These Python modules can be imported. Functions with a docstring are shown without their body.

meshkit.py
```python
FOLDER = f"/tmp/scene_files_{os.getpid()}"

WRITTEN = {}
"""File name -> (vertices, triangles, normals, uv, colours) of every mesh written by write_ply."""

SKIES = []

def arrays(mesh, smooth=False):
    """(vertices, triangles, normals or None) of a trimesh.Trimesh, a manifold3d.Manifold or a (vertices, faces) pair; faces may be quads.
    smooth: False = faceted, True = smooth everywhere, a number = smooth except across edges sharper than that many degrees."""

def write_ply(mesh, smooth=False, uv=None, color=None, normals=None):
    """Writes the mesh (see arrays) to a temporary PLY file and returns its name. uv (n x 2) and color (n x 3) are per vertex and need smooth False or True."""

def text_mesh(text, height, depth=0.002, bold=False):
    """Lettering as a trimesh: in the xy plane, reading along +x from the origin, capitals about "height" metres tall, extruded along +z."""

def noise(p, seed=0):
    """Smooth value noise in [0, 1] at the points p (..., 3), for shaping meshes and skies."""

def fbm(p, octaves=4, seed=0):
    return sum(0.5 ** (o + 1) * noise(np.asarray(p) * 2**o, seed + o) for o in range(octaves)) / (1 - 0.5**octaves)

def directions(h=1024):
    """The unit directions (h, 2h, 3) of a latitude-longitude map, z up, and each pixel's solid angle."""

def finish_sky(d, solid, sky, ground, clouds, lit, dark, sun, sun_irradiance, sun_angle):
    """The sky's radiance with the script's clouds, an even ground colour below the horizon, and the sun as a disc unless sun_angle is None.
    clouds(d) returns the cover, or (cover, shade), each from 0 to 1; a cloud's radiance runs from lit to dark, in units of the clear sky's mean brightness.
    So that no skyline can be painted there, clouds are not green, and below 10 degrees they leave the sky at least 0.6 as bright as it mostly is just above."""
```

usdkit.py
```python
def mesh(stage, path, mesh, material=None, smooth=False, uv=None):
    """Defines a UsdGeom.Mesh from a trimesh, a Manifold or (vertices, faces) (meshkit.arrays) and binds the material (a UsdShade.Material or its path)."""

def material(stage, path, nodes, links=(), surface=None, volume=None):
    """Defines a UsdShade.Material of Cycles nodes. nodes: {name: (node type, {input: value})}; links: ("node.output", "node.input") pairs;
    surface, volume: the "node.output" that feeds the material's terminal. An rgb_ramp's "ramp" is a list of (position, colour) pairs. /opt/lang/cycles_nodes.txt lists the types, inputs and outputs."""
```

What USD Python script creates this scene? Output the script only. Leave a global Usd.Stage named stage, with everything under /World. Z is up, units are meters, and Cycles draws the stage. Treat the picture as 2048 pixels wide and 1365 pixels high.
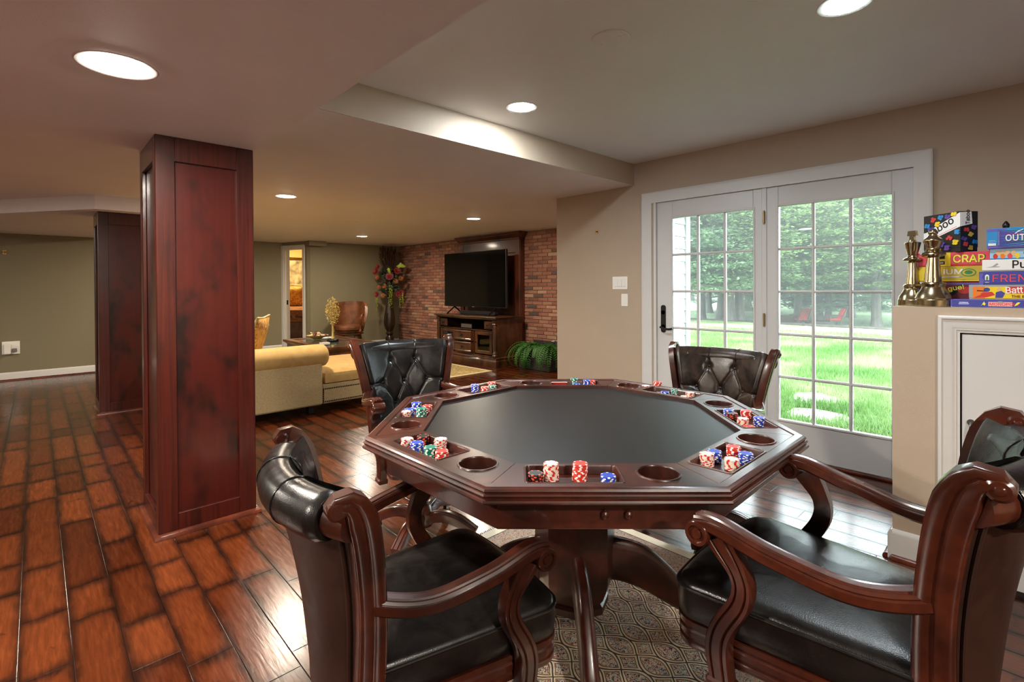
import math, random
import numpy as np
import trimesh, manifold3d, usdkit, meshkit
from shapely.geometry import Polygon, Point, box as sbox
from pxr import Usd, UsdGeom, UsdLux, UsdShade, Gf, Sdf, Vt

stage = Usd.Stage.CreateInMemory()
UsdGeom.SetStageUpAxis(stage, UsdGeom.Tokens.z)
UsdGeom.SetStageMetersPerUnit(stage, 1.0)
UsdGeom.Xform.Define(stage, '/World')
UsdGeom.Scope.Define(stage, '/World/Looks')
PI = math.pi
rng = np.random.default_rng(7)
random.seed(7)

# ------------------------------------------------------------------ camera, sky, sun, exposure
FPX, YAW, PITCH, ROLL, CY = 1000.8, math.radians(46.445), math.radians(-.432), math.radians(-.324), 580.9
fw = np.array([math.cos(YAW) * math.cos(PITCH), math.sin(YAW) * math.cos(PITCH), math.sin(PITCH)])
ri = np.array([math.sin(YAW), -math.cos(YAW), 0.0])
up = np.cross(ri, fw)
ri, up = ri * math.cos(ROLL) + up * math.sin(ROLL), -ri * math.sin(ROLL) + up * math.cos(ROLL)
EYE = np.array([0, 0, 1.275])
cam = UsdGeom.Camera.Define(stage, '/World/camera')
m4 = np.eye(4); m4[0, :3] = ri; m4[1, :3] = up; m4[2, :3] = -fw; m4[3, :3] = EYE
cam.AddTransformOp().Set(Gf.Matrix4d(m4.tolist()))
cam.CreateHorizontalApertureAttr(36.0)
cam.CreateVerticalApertureAttr(36.0 * 1365 / 2048)
cam.CreateFocalLengthAttr(36.0 * FPX / 2048)
cam.CreateVerticalApertureOffsetAttr((CY - 682.5) / 2048 * 36.0)
cam.CreateClippingRangeAttr(Gf.Vec2f(.02, 300))
cam.CreateExposureAttr(1.35)

SKY, SUN, LAMP_WARM, LAMP_COOL = 1.6, 0.7, 400.0, 200.0
sky = UsdLux.DomeLight.Define(stage, '/World/sky')
sky.CreateIntensityAttr(SKY)
sky.CreateColorAttr(Gf.Vec3f(.86, .95, 1.0))
sun = UsdLux.DistantLight.Define(stage, '/World/sun')
sun.CreateIntensityAttr(SUN)
sun.CreateAngleAttr(4.0)
sun.CreateColorAttr(Gf.Vec3f(1, .95, .82))
sun.AddRotateXYZOp().Set(Gf.Vec3f(38, 0, -15))      # high sun behind the house's roof: it lights the lawn, not the room

# ------------------------------------------------------------------ helpers
used = {}
def path_for(name, parent=None):
    base = parent or '/World'
    k = (base, name); n = used.get(k, 0); used[k] = n + 1
    return f'{base}/{name}' + (f'_{n:03d}' if n else '')

def setd(path, label=None, cat=None, group=None, kind=None):
    p = stage.GetPrimAtPath(path)
    for k, v in (('label', label), ('category', cat), ('group', group), ('kind', kind)):
        if v: p.SetCustomDataByKey(k, v)
    return path

def thing(name, label=None, cat=None, loc=(0, 0, 0), rotz=0.0, group=None, kind=None):
    path = path_for(name)
    x = UsdGeom.Xform.Define(stage, path)
    x.AddTranslateOp().Set(Gf.Vec3d(*map(float, loc)))
    if rotz: x.AddRotateZOp().Set(float(rotz))
    return setd(path, label, cat, group, kind)

def dup(src, name, loc, rotz=0.0, label=None, cat=None, group=None, scale=None, tilt=None):
    path = path_for(name)
    x = UsdGeom.Xform.Define(stage, path)
    x.GetPrim().GetReferences().AddInternalReference(src)
    x.ClearXformOpOrder()
    x.AddTranslateOp(opSuffix='at').Set(Gf.Vec3d(*map(float, loc)))
    x.AddRotateZOp(opSuffix='at').Set(float(rotz))
    if tilt: x.AddRotateXOp(opSuffix='at').Set(float(tilt))
    if scale is not None: x.AddScaleOp(opSuffix='at').Set(Gf.Vec3f(*map(float, scale)))
    x.GetPrim().SetInstanceable(True)
    return setd(path, label, cat, group)

def A(p): return np.asarray(p, float)

class MB:
    """collects shapes; becomes one mesh"""
    def __init__(s): s.v, s.f, s.n, s.tone, s.uv = [], [], 0, [], []
    def add(s, v, f, tone=None, uv=None):
        v = A(v); f = np.asarray(f, int)
        if f.shape[1] == 4: f = np.vstack([f[:, [0, 1, 2]], f[:, [0, 2, 3]]])
        s.v.append(v); s.f.append(f + s.n); s.n += len(v)
        if tone is not None: s.tone.append(np.full(len(v), float(tone)))
        if uv is not None: s.uv.append(A(uv))
        return s
    def tm(s, m, tone=None): return s.add(m.vertices, m.faces, tone)
    def man(s, m):
        mm = m.to_mesh(); return s.add(mm.vert_properties[:, :3], mm.tri_verts)
    def merge(s, o, M=None):
        for v, f in zip(o.v, o.f):
            pass
        v, f = o.arrays()
        if M is not None: v = v @ A(M)[:3, :3].T + A(M)[:3, 3]
        return s.add(v, f)
    def arrays(s): return np.vstack(s.v), np.vstack(s.f)
    def box(s, x0, x1, y0, y1, z0, z1, b=0.0, tone=None):
        if b <= 0:
            m = trimesh.creation.box(extents=(x1 - x0, y1 - y0, z1 - z0)); v = m.vertices + [(x0 + x1) / 2, (y0 + y1) / 2, (z0 + z1) / 2]
            return s.add(v, m.faces, tone)
        c = A([(x0 + x1) / 2, (y0 + y1) / 2, (z0 + z1) / 2]); h = A([x1 - x0, y1 - y0, z1 - z0]) / 2
        b = min(b, h.min() * .98)
        P = []
        for sx in (-1, 1):
            for sy in (-1, 1):
                for sz in (-1, 1):
                    for k in range(3):
                        q = h - b; q = q.copy(); q[k] = h[k]
                        P.append(c + q * [sx, sy, sz])
        m = trimesh.convex.convex_hull(np.array(P)); return s.add(m.vertices, m.faces, tone)
    def lathe(s, prof, n=32, c=(0, 0, 0), axis='z', a0=0.0, a1=2 * PI):
        prof = A(prof); full = abs(a1 - a0 - 2 * PI) < 1e-6
        k = n if full else n + 1
        a = a0 + (a1 - a0) * np.arange(k) / n
        v = np.stack([prof[:, None, 0] * np.cos(a), prof[:, None, 0] * np.sin(a), np.broadcast_to(prof[:, None, 1], (len(prof), k))], -1)
        i, j = np.meshgrid(np.arange(len(prof) - 1), np.arange(n), indexing='ij'); j2 = (j + 1) % k
        q = np.stack([i * k + j, i * k + j2, (i + 1) * k + j2, (i + 1) * k + j], -1).reshape(-1, 4)
        v = v.reshape(-1, 3)
        if axis == 'y': v = v[:, [0, 2, 1]] * [1, 1, -1]
        if axis == 'x': v = v[:, [2, 1, 0]] * [1, 1, -1]
        return s.add(v + A(c), q)
    def loft(s, rings, cap=True, closed=False):
        R = A(rings); m, k = R.shape[:2]
        i, j = np.meshgrid(np.arange(m if closed else m - 1), np.arange(k), indexing='ij'); i2 = (i + 1) % m
        q = np.stack([i * k + j, i * k + (j + 1) % k, i2 * k + (j + 1) % k, i2 * k + j], -1).reshape(-1, 4)
        s.add(R.reshape(-1, 3), q)
        if cap and not closed:
            for r, rev in ((R[0], True), (R[-1], False)):
                f = [[k, (a + 1) % k, a] if rev else [k, a, (a + 1) % k] for a in range(k)]
                s.add(np.vstack([r, r.mean(0)]), f)
        return s
    def sweep(s, path, sec, upv=(0, 0, 1), scale=None, cap=True, closed=False):
        """sec: Kx2 (side, up) counter-clockwise"""
        p = A(path); n = len(p); sec = A(sec)
        t = np.roll(p, -1, 0) - np.roll(p, 1, 0) if closed else np.gradient(p, axis=0)
        t /= np.linalg.norm(t, axis=1, keepdims=True) + 1e-12
        u = np.broadcast_to(A(upv), p.shape)
        side = np.cross(t, u); side /= np.linalg.norm(side, axis=1, keepdims=True) + 1e-12
        u2 = np.cross(side, t)
        sc = np.ones((n, 2)) if scale is None else np.broadcast_to(A(scale).reshape(n, -1), (n, 2))
        R = p[:, None] + side[:, None] * (sec[None, :, :1] * sc[:, None, :1]) + u2[:, None] * (sec[None, :, 1:] * sc[:, None, 1:])
        return s.loft(R[:, ::-1], cap, closed)
    def grid(s, P, flip=False, wrapu=False):
        P = A(P); m, k = P.shape[:2]
        i, j = np.meshgrid(np.arange(m - (not wrapu)), np.arange(k - 1), indexing='ij'); i2 = (i + 1) % m
        q = np.stack([i * k + j, i2 * k + j, i2 * k + j + 1, i * k + j + 1], -1).reshape(-1, 4)
        return s.add(P.reshape(-1, 3), q[:, ::-1] if flip else q)
    def slab(s, P, th, flip=False):
        """grid surface P thickened by th along -normal (approximated by given offsets array or vector)"""
        P = A(P); Q = P + A(th); m, k = P.shape[:2]
        s.grid(P, flip); s.grid(Q, not flip)
        idx = [(i, 0) for i in range(m)] + [(m - 1, j) for j in range(1, k)] + [(i, k - 1) for i in range(m - 2, -1, -1)] + [(0, j) for j in range(k - 2, 0, -1)]
        a = A([P[i] for i in idx]); b = A([Q[i] for i in idx]); L = len(idx)
        q = np.array([[i, (i + 1) % L, L + (i + 1) % L, L + i] for i in range(L)])
        return s.add(np.vstack([a, b]), q if flip else q[:, ::-1])
    def extrude(s, poly, z0, z1, bevel=0):
        ps = [poly] if poly.geom_type == 'Polygon' else list(poly.geoms)
        for p in ps:
            cs = manifold3d.CrossSection([np.array(p.exterior.coords)[:-1].tolist()] + [np.array(h.coords)[:-1].tolist() for h in p.interiors], manifold3d.FillRule.EvenOdd)
            mm = cs.extrude(z1 - z0).translate((0, 0, z0)); s.man(mm)
        return s
    def move(s, M):
        M = A(M)
        s.v = [v @ M[:3, :3].T + M[:3, 3] for v in s.v]; return s
    def shift(s, d): s.v = [v + A(d) for v in s.v]; return s

def obj(name, mb, mat, parent=None, smooth=35, label=None, cat=None, group=None, kind=None):
    path = path_for(name, parent)
    v, f = mb.arrays()
    uv = np.vstack(mb.uv) if mb.uv else None
    m = usdkit.mesh(stage, path, (v, f), mats[mat] if isinstance(mat, str) else mat, smooth=False if (mb.uv or mb.tone) else smooth, uv=uv)
    if mb.tone:
        UsdGeom.PrimvarsAPI(m).CreatePrimvar('tone', Sdf.ValueTypeNames.FloatArray, 'vertex').Set(Vt.FloatArray.FromNumpy(np.concatenate(mb.tone).astype(np.float32)))
    return setd(path, label, cat, group, kind)

def RZ(a, t=(0, 0, 0)):
    c, s = math.cos(a), math.sin(a); return A([[c, -s, 0, t[0]], [s, c, 0, t[1]], [0, 0, 1, t[2]], [0, 0, 0, 1]])
def spline(pts, n):
    p = A(pts); L = np.r_[0, np.cumsum(np.linalg.norm(np.diff(p, axis=0), axis=1))]
    from scipy.interpolate import CubicSpline
    return CubicSpline(L, p)(np.linspace(0, L[-1], n))
def circ(r, n=12, sx=1, sy=1): a = np.arange(n) * 2 * PI / n; return np.stack([r * sx * np.cos(a), r * sy * np.sin(a)], 1)
def rrect(w, h, r, n=4):
    P = []
    for cx, cy, a0 in ((w / 2 - r, h / 2 - r, 0), (-w / 2 + r, h / 2 - r, PI / 2), (-w / 2 + r, -h / 2 + r, PI), (w / 2 - r, -h / 2 + r, 1.5 * PI)):
        for k in range(n + 1): a = a0 + PI / 2 * k / n; P.append((cx + r * math.cos(a), cy + r * math.sin(a)))
    return A(P)

# ------------------------------------------------------------------ materials
mats = {}
def lin(c):
    c = A(c) / 255.0; return tuple(np.where(c < .04045, c / 12.92, ((c + .055) / 1.055) ** 2.4))
def mat(name, nodes, links=(), surface='p.BSDF'):
    mats[name] = usdkit.material(stage, '/World/Looks/' + name, nodes, links, surface=surface); return mats[name]
def plain(name, c, rough=.5, metal=0.0, **kw):
    return mat(name, {'p': ('principled_bsdf', dict(base_color=lin(c), roughness=rough, metallic=metal, **kw))})
def noisy(name, stops, scale=(1, 1, 1), rough=.5, detail=5.0, dist=0.3, nrough=.55, bump=0.0, bscale=None, metal=0.0, coord='object', **kw):
    """stops in sRGB; noise through a ramp into base colour"""
    nodes = {'t': ('texture_coordinate', {}), 'm': ('mapping', {'scale': scale}), 'n': ('noise_texture', {'scale': 1.0, 'detail': detail, 'roughness': nrough, 'distortion': dist}),
             'r': ('rgb_ramp', {'ramp': [(a, lin(c)) for a, c in stops]}), 'p': ('principled_bsdf', dict(roughness=rough, metallic=metal, **kw))}
    links = [(f't.{coord}', 'm.vector'), ('m.vector', 'n.vector'), ('n.fac', 'r.fac'), ('r.color', 'p.base_color')]
    if bump:
        nodes['bn'] = ('noise_texture', {'scale': float(bscale or 60), 'detail': 3.0})
        nodes['b'] = ('bump', {'strength': float(bump), 'distance': .004})
        links += [(f't.{coord}', 'bn.vector'), ('bn.fac', 'b.height'), ('b.normal', 'p.normal')]
    return mat(name, nodes, links)
def wall_paint(name, c, bump=.08):
    noisy(name, [(.3, A(c) * .985), (.7, A(c) * 1.01)], (2, 2, 2), .62, bump=bump, bscale=220, coord='object')
wall_paint('paint_tan', (176, 158, 138)); wall_paint('paint_olive', (124, 116, 90)); wall_paint('paint_ceiling', (220, 216, 219)); wall_paint('paint_ceiling_cool', (218, 217, 216))
wall_paint('paint_warm', (214, 178, 112))
plain('white_trim', (206, 204, 201), .35); plain('white_door', (200, 198, 196), .38); plain('white_plastic', (232, 230, 222), .4)
plain('dark_gap', (20, 10, 6), .8); plain('black_plastic', (16, 16, 17), .35); plain('dark_void', (8, 7, 6), .9)
plain('black_gloss', (6, 6, 7), .08); plain('steel_pull', (120, 118, 116), .38, .9); plain('bronze', (38, 34, 32), .42, .6); plain('hinge_brass', (160, 140, 100), .4, .9)

# hand-stained floor boards: the stain is darker at each board's edges and ends (st = distance to side, distance to end)
mat('floor_board', {
    'uv': ('texture_coordinate', {}), 'sx': ('separate_xyz', {}), 'pos': ('geometry', {}), 'tone': ('attribute', {'attribute': 'tone'}),
    'k': ('math', {'math_type': 'multiply', 'value2': .5}), 'mn': ('math', {'math_type': 'smoothmin', 'value3': .03}),
    'mp': ('mapping', {'scale': (14, 5, 1)}), 'n': ('noise_texture', {'scale': 1.0, 'detail': 5.0, 'roughness': .6, 'distortion': .6}),
    'off': ('combine_xyz', {}), 'offm': ('math', {'math_type': 'multiply', 'value2': 37.0}), 'addv': ('vector_math', {'math_type': 'add'}),
    'na': ('math', {'math_type': 'multiply_add', 'value2': .05, 'value3': -.025}), 'd': ('math', {'math_type': 'add'}),
    'dr': ('map_range', {'range_type': 'smoothstep', 'from_min': -.008, 'from_max': .034, 'clamp': True}),
    'g': ('mapping', {'scale': (70, 7, 1)}), 'gn': ('noise_texture', {'scale': 1.0, 'detail': 4.0, 'roughness': .6, 'distortion': .3}),
    'centre': ('rgb_ramp', {'ramp': [(.2, lin((66, 28, 11))), (.5, lin((82, 37, 15))), (.8, lin((96, 47, 19)))]}),
    'edge': ('rgb_ramp', {'ramp': [(.3, lin((20, 8, 4))), (.7, lin((34, 14, 7)))]}),
    'mx': ('mix_color', {}), 'kn': ('noise_texture', {'scale': 7.0, 'detail': 4.0, 'roughness': .65, 'distortion': 1.2}),
    'kr': ('map_range', {'range_type': 'smoothstep', 'from_min': .62, 'from_max': .74, 'clamp': True}), 'mx2': ('mix_color', {'b': lin((34, 12, 6))}),
    'kf': ('math', {'math_type': 'multiply', 'value2': .85}),
    'tr': ('rgb_ramp', {'ramp': [(0, (.5, .42, .38)), (.5, (.92, .88, .84)), (1, (1.3, 1.3, 1.25))]}), 'mx3': ('mix_color', {'blend_type': 'multiply', 'fac': 1.0}),
    'rr': ('map_range', {'from_min': .2, 'from_max': .8, 'to_min': .16, 'to_max': .25}),
    'b': ('bump', {'strength': .12, 'distance': .003}),
    'p': ('principled_bsdf', {'roughness': .2, 'specular_ior_level': .55})},
    [('uv.UV', 'sx.vector'), ('sx.y', 'k.value1'), ('sx.x', 'mn.value1'), ('k.value', 'mn.value2'),
     ('tone.fac', 'offm.value1'), ('offm.value', 'off.z'), ('offm.value', 'off.x'), ('pos.position', 'mp.vector'), ('mp.vector', 'addv.vector1'), ('off.vector', 'addv.vector2'), ('addv.vector', 'n.vector'),
     ('n.fac', 'na.value1'), ('mn.value', 'd.value1'), ('na.value', 'd.value2'), ('d.value', 'dr.value'),
     ('pos.position', 'g.vector'), ('g.vector', 'gn.vector'), ('gn.fac', 'centre.fac'), ('gn.fac', 'edge.fac'),
     ('dr.result', 'mx.fac'), ('edge.color', 'mx.a'), ('centre.color', 'mx.b'),
     ('pos.position', 'kn.vector'), ('kn.fac', 'kr.value'), ('kr.result', 'kf.value1'), ('kf.value', 'mx2.fac'), ('mx.result', 'mx2.a'),
     ('tone.fac', 'tr.fac'), ('mx2.result', 'mx3.a'), ('tr.color', 'mx3.b'), ('mx3.result', 'p.base_color'), ('gn.fac', 'rr.value'), ('rr.result', 'p.roughness'),
     ('gn.fac', 'b.height'), ('b.normal', 'p.normal')])

# stained knotty column wood
def cherry(name, dark, mid, light, grain=(60, 60, 3), cloud=(5, 5, 2.2), rough=.28, coat=.25, cl=(.36, .62)):
    mat(name, {'t': ('texture_coordinate', {}), 'm': ('mapping', {'scale': grain}), 'n': ('noise_texture', {'scale': 1.0, 'detail': 5.0, 'roughness': .6, 'distortion': .4}),
               'm2': ('mapping', {'scale': cloud}), 'n2': ('noise_texture', {'scale': 1.0, 'detail': 4.0, 'roughness': .5, 'distortion': .25}),
               'r': ('rgb_ramp', {'ramp': [(.3, lin(mid)), (.7, lin(light))]}), 'c': ('map_range', {'range_type': 'smoothstep', 'from_min': cl[0], 'from_max': cl[1], 'clamp': True}),
               'mx': ('mix_color', {'a': lin(dark)}), 'b': ('bump', {'strength': .06, 'distance': .002}),
               'p': ('principled_bsdf', {'roughness': rough, 'coat_weight': coat, 'coat_roughness': .12})},
        [('t.object', 'm.vector'), ('m.vector', 'n.vector'), ('t.object', 'm2.vector'), ('m2.vector', 'n2.vector'), ('n.fac', 'r.fac'), ('n2.fac', 'c.value'), ('c.result', 'mx.fac'),
         ('r.color', 'mx.b'), ('mx.result', 'p.base_color'), ('n.fac', 'b.height'), ('b.normal', 'p.normal')])
cherry('column_wood', (20, 8, 6), (38, 10, 7), (70, 21, 12), grain=(75, 75, 1.6), cl=(.26, .46))
cherry('column_panel', (17, 7, 6), (52, 12, 8), (64, 17, 10), grain=(40, 40, 2), cloud=(6.5, 6.5, 4.2), cl=(.28, .56))
cherry('table_wood', (36, 13, 8), (56, 21, 13), (76, 32, 19), grain=(40, 40, 40), cloud=(6, 6, 6), rough=.34, coat=.25, cl=(.3, .6))
cherry('chair_wood', (34, 12, 7), (52, 20, 12), (74, 32, 18), grain=(30, 30, 30), cloud=(6, 6, 6), rough=.26, coat=.35, cl=(.3, .6))
cherry('shoe_wood', (60, 24, 14), (88, 38, 22), (110, 52, 30), rough=.3)
cherry('mantel_wood', (48, 22, 12), (78, 36, 20), (98, 48, 28), grain=(8, 60, 4), rough=.42, cl=(.3, .55))
cherry('console_wood', (34, 17, 9), (66, 36, 19), (92, 54, 30), grain=(8, 40, 8), rough=.3, cl=(.3, .6))
cherry('coffee_wood', (52, 26, 14), (84, 44, 24), (110, 64, 36), grain=(40, 6, 40), rough=.25)

# leathers
def leather(name, c, c2, rough=.36, bump=.25, scale=9):
    mat(name, {'t': ('texture_coordinate', {}), 'n': ('noise_texture', {'scale': scale, 'detail': 4.0, 'roughness': .6, 'distortion': .5}), 'r': ('rgb_ramp', {'ramp': [(.38, lin(c)), (.68, lin(c2))]}),
               'v': ('voronoi_texture', {'scale': 420.0, 'feature': 'f1'}), 'b': ('bump', {'strength': bump, 'distance': .0006}),
               'rr': ('map_range', {'from_min': .3, 'from_max': .7, 'to_min': rough - .06, 'to_max': rough + .1}), 'p': ('principled_bsdf', {'specular_ior_level': .36})},
        [('t.object', 'n.vector'), ('n.fac', 'r.fac'), ('r.color', 'p.base_color'), ('t.object', 'v.vector'), ('v.distance', 'b.height'), ('b.normal', 'p.normal'), ('n.fac', 'rr.value'), ('rr.result', 'p.roughness')])
leather('black_leather', (13, 12, 12), (24, 21, 19), .27)
leather('brown_black_leather', (22, 17, 14), (52, 36, 25), .28)
leather('back_leather', (34, 18, 13), (46, 25, 17), .42)
leather('brown_leather', (78, 44, 24), (112, 66, 36), .36, scale=5)
leather('dark_leather_trim', (20, 18, 17), (30, 27, 25), .4)
# table playing surface: charcoal leatherette with a fine weave
mat('table_felt', {'t': ('texture_coordinate', {}), 'm': ('mapping', {'scale': (9, 320, 1), 'rotation': (0, 0, -.76)}), 'n': ('noise_texture', {'scale': 1.0, 'detail': 4.0, 'roughness': .6}),
                   'm2': ('mapping', {'scale': (320, 9, 1), 'rotation': (0, 0, -.76)}), 'n2': ('noise_texture', {'scale': 1.0, 'detail': 4.0, 'roughness': .6}), 'a': ('math', {'math_type': 'add'}),
                   'r': ('rgb_ramp', {'ramp': [(.4, lin((13, 14, 15))), (.6, lin((25, 25, 25)))]}), 'h': ('math', {'math_type': 'multiply', 'value2': .5}),
                   'b': ('bump', {'strength': .25, 'distance': .001}), 'p': ('principled_bsdf', {'roughness': .42, 'specular_ior_level': .3})},
    [('t.object', 'm.vector'), ('m.vector', 'n.vector'), ('t.object', 'm2.vector'), ('m2.vector', 'n2.vector'), ('n.fac', 'a.value1'), ('n2.fac', 'a.value2'), ('a.value', 'h.value1'), ('h.value', 'r.fac'), ('r.color', 'p.base_color'), ('h.value', 'b.height'), ('b.normal', 'p.normal')])
# poker chips
for n_, c_ in (('chip_red', (206, 52, 40)), ('chip_white', (226, 214, 200)), ('chip_blue', (36, 66, 178)), ('chip_green', (18, 112, 92)), ('chip_black', (24, 22, 22)), ('chip_spot_red', (196, 46, 40)), ('chip_spot_white', (236, 232, 224)), ('chip_spot_coral', (226, 84, 62))):
    plain(n_, c_, .42)
plain('brass', (172, 158, 126), .2, 1.0); plain('brass_dark', (160, 128, 78), .3, 1.0); plain('gold_leaf', (216, 186, 110), .28, 1.0)
noisy('brick', [(.2, (86, 46, 34)), (.8, (160, 92, 66))], (1, 1, 1), .85)
mat('brick', {'tone': ('attribute', {'attribute': 'tone'}), 'pos': ('geometry', {}), 'n': ('noise_texture', {'scale': 28.0, 'detail': 4.0, 'roughness': .6}), 'n2': ('noise_texture', {'scale': 3.0, 'detail': 3.0}),
              'r': ('rgb_ramp', {'ramp': [(0, lin((76, 68, 64))), (.16, lin((98, 76, 66))), (.32, lin((132, 86, 70))), (.6, lin((148, 98, 80))), (.85, lin((156, 112, 90))), (1, lin((172, 138, 112)))]}),
              'mx': ('mix_color', {'blend_type': 'overlay', 'fac': .3}), 's': ('map_range', {'from_min': .62, 'from_max': .8, 'clamp': True}), 'sm': ('math', {'math_type': 'multiply', 'value2': .5}), 'mx2': ('mix_color', {'b': lin((196, 178, 160))}),
              'b': ('bump', {'strength': .5, 'distance': .004}), 'p': ('principled_bsdf', {'roughness': .85})},
    [('tone.fac', 'r.fac'), ('pos.position', 'n.vector'), ('r.color', 'mx.a'), ('n.fac', 'mx.b'), ('pos.position', 'n2.vector'), ('n2.fac', 's.value'), ('s.result', 'sm.value1'), ('sm.value', 'mx2.fac'), ('mx.result', 'mx2.a'), ('mx2.result', 'p.base_color'), ('n.fac', 'b.height'), ('b.normal', 'p.normal')])
noisy('mortar', [(.3, (112, 92, 80)), (.7, (136, 114, 100))], (20, 20, 20), .95, bump=.3, bscale=80)
# window glass that lets the daylight through
mat('pane_glass', {'f': ('fresnel', {'IOR': 1.45}), 't': ('transparent_bsdf', {'color': (.94, .97, .96)}), 'g': ('glossy_bsdf', {'roughness': .0, 'color': (.95, .97, 1)}), 'm': ('mix_closure', {})}, [('f.fac', 'm.fac'), ('t.BSDF', 'm.closure1'), ('g.BSDF', 'm.closure2')], 'm.closure')
mat('cabinet_glass', {'f': ('fresnel', {'IOR': 1.5}), 't': ('transparent_bsdf', {'color': (.7, .7, .66)}), 'g': ('glossy_bsdf', {'roughness': .02}), 'm': ('mix_closure', {})}, [('f.fac', 'm.fac'), ('t.BSDF', 'm.closure1'), ('g.BSDF', 'm.closure2')], 'm.closure')
plain('table_glass', (70, 76, 66), .05, 0.0)
def lamp(name, c, s):
    mat(name, {'e': ('emission', {'color': c, 'strength': float(s)})}, (), 'e.emission')
lamp('lamp_warm', (1.0, .91, .79), LAMP_WARM); lamp('lamp_cool', (.86, .95, 1.0), LAMP_COOL); lamp('lamp_cool_soft', (.86, .95, 1.0), LAMP_COOL * .55); lamp('lamp_warm_soft', (1.0, .86, .68), LAMP_WARM * .62); lamp('lamp_bedroom', (1.0, .72, .36), LAMP_WARM * 1.2)
# ------------------------------------------------------------------ room shell
DX, HALFX = 3.97, 2.89                 # door wall, half wall
ZS, ZL, ZH = 2.055, 2.194, 2.387       # soffit, low ceiling, high ceiling
S = 'structure'
def P2(x, y, z=0.0):
    d = A([x, y, z]) - EYE; w = d @ fw; return 1024 + FPX * (d @ ri) / w, CY - FPX * (d @ up) / w, w
# floor: sub-floor plus individual boards
floor = thing('floor', 'hand-stained dark orange wood plank floor', kind=S)
m = MB(); m.box(-5, DX + .1, -2.6, 10.7, -.03, -.004); m.box(DX + .1, 6.1, 3.49, 10.2, -.03, -.004); m.box(3.4, 6.1, 10.0, 13.2, -.03, -.004)
obj('subfloor', m, 'dark_gap', floor)
W = .1386
def board(mb, x0, x1, y0, y1, tone):
    e = .0016; zt = 0.0; ze = -.0006
    xs = [x0, x0 + e, (x0 + x1) / 2, x1 - e, x1]; ys = [y0, y0 + e, (y0 + y1) / 2, y1 - e, y1]
    v, uv = [], []
    for i, x in enumerate(xs):
        for j, y in enumerate(ys):
            v.append((x, y, ze if i in (0, 4) or j in (0, 4) else zt)); uv.append((min(x - x0, x1 - x), min(y - y0, y1 - y)))
    f = [[i * 5 + j, (i + 1) * 5 + j, (i + 1) * 5 + j + 1, i * 5 + j + 1] for i in range(4) for j in range(4)]
    mb.add(v, f, tone, uv)
boards = []
k0 = int((-5 - .497) / W) - 1
for k in range(k0, 70):
    x0 = .497 + W * k + .0004; x1 = x0 + W - .0008
    if x1 > 6.0: break
    lo, hi = (-2.6, 10.65) if x1 < DX + .1 else (3.49, 10.0)
    y = lo - rng.random() * .5
    while y < hi:
        L = rng.choice([.32, .42, .5, .62, .78, .95]) * (0.9 + .2 * rng.random())
        a, b = max(y + .0004, lo), min(y + L - .0004, hi); y += L
        if b - a > .03: boards.append((x0, x1, a, b, rng.random()))
def seen(b):
    c = [P2(x, y) for x in b[:2] for y in b[2:4]]
    if min(q[2] for q in c) < .15: return 0
    u = np.clip([q[0] for q in c], 0, 2048); w = np.clip([q[1] for q in c], 0, 1365)
    return (u.max() - u.min()) * (w.max() - w.min())
boards.sort(key=seen, reverse=True)
for b in boards[:300]:
    m = MB(); board(m, *b); obj('floor_board', m, 'floor_board', floor)
m = MB()
for b in boards[300:]: board(m, *b)
obj('floor_board', m, 'floor_board', floor, kind='stuff')

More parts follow.
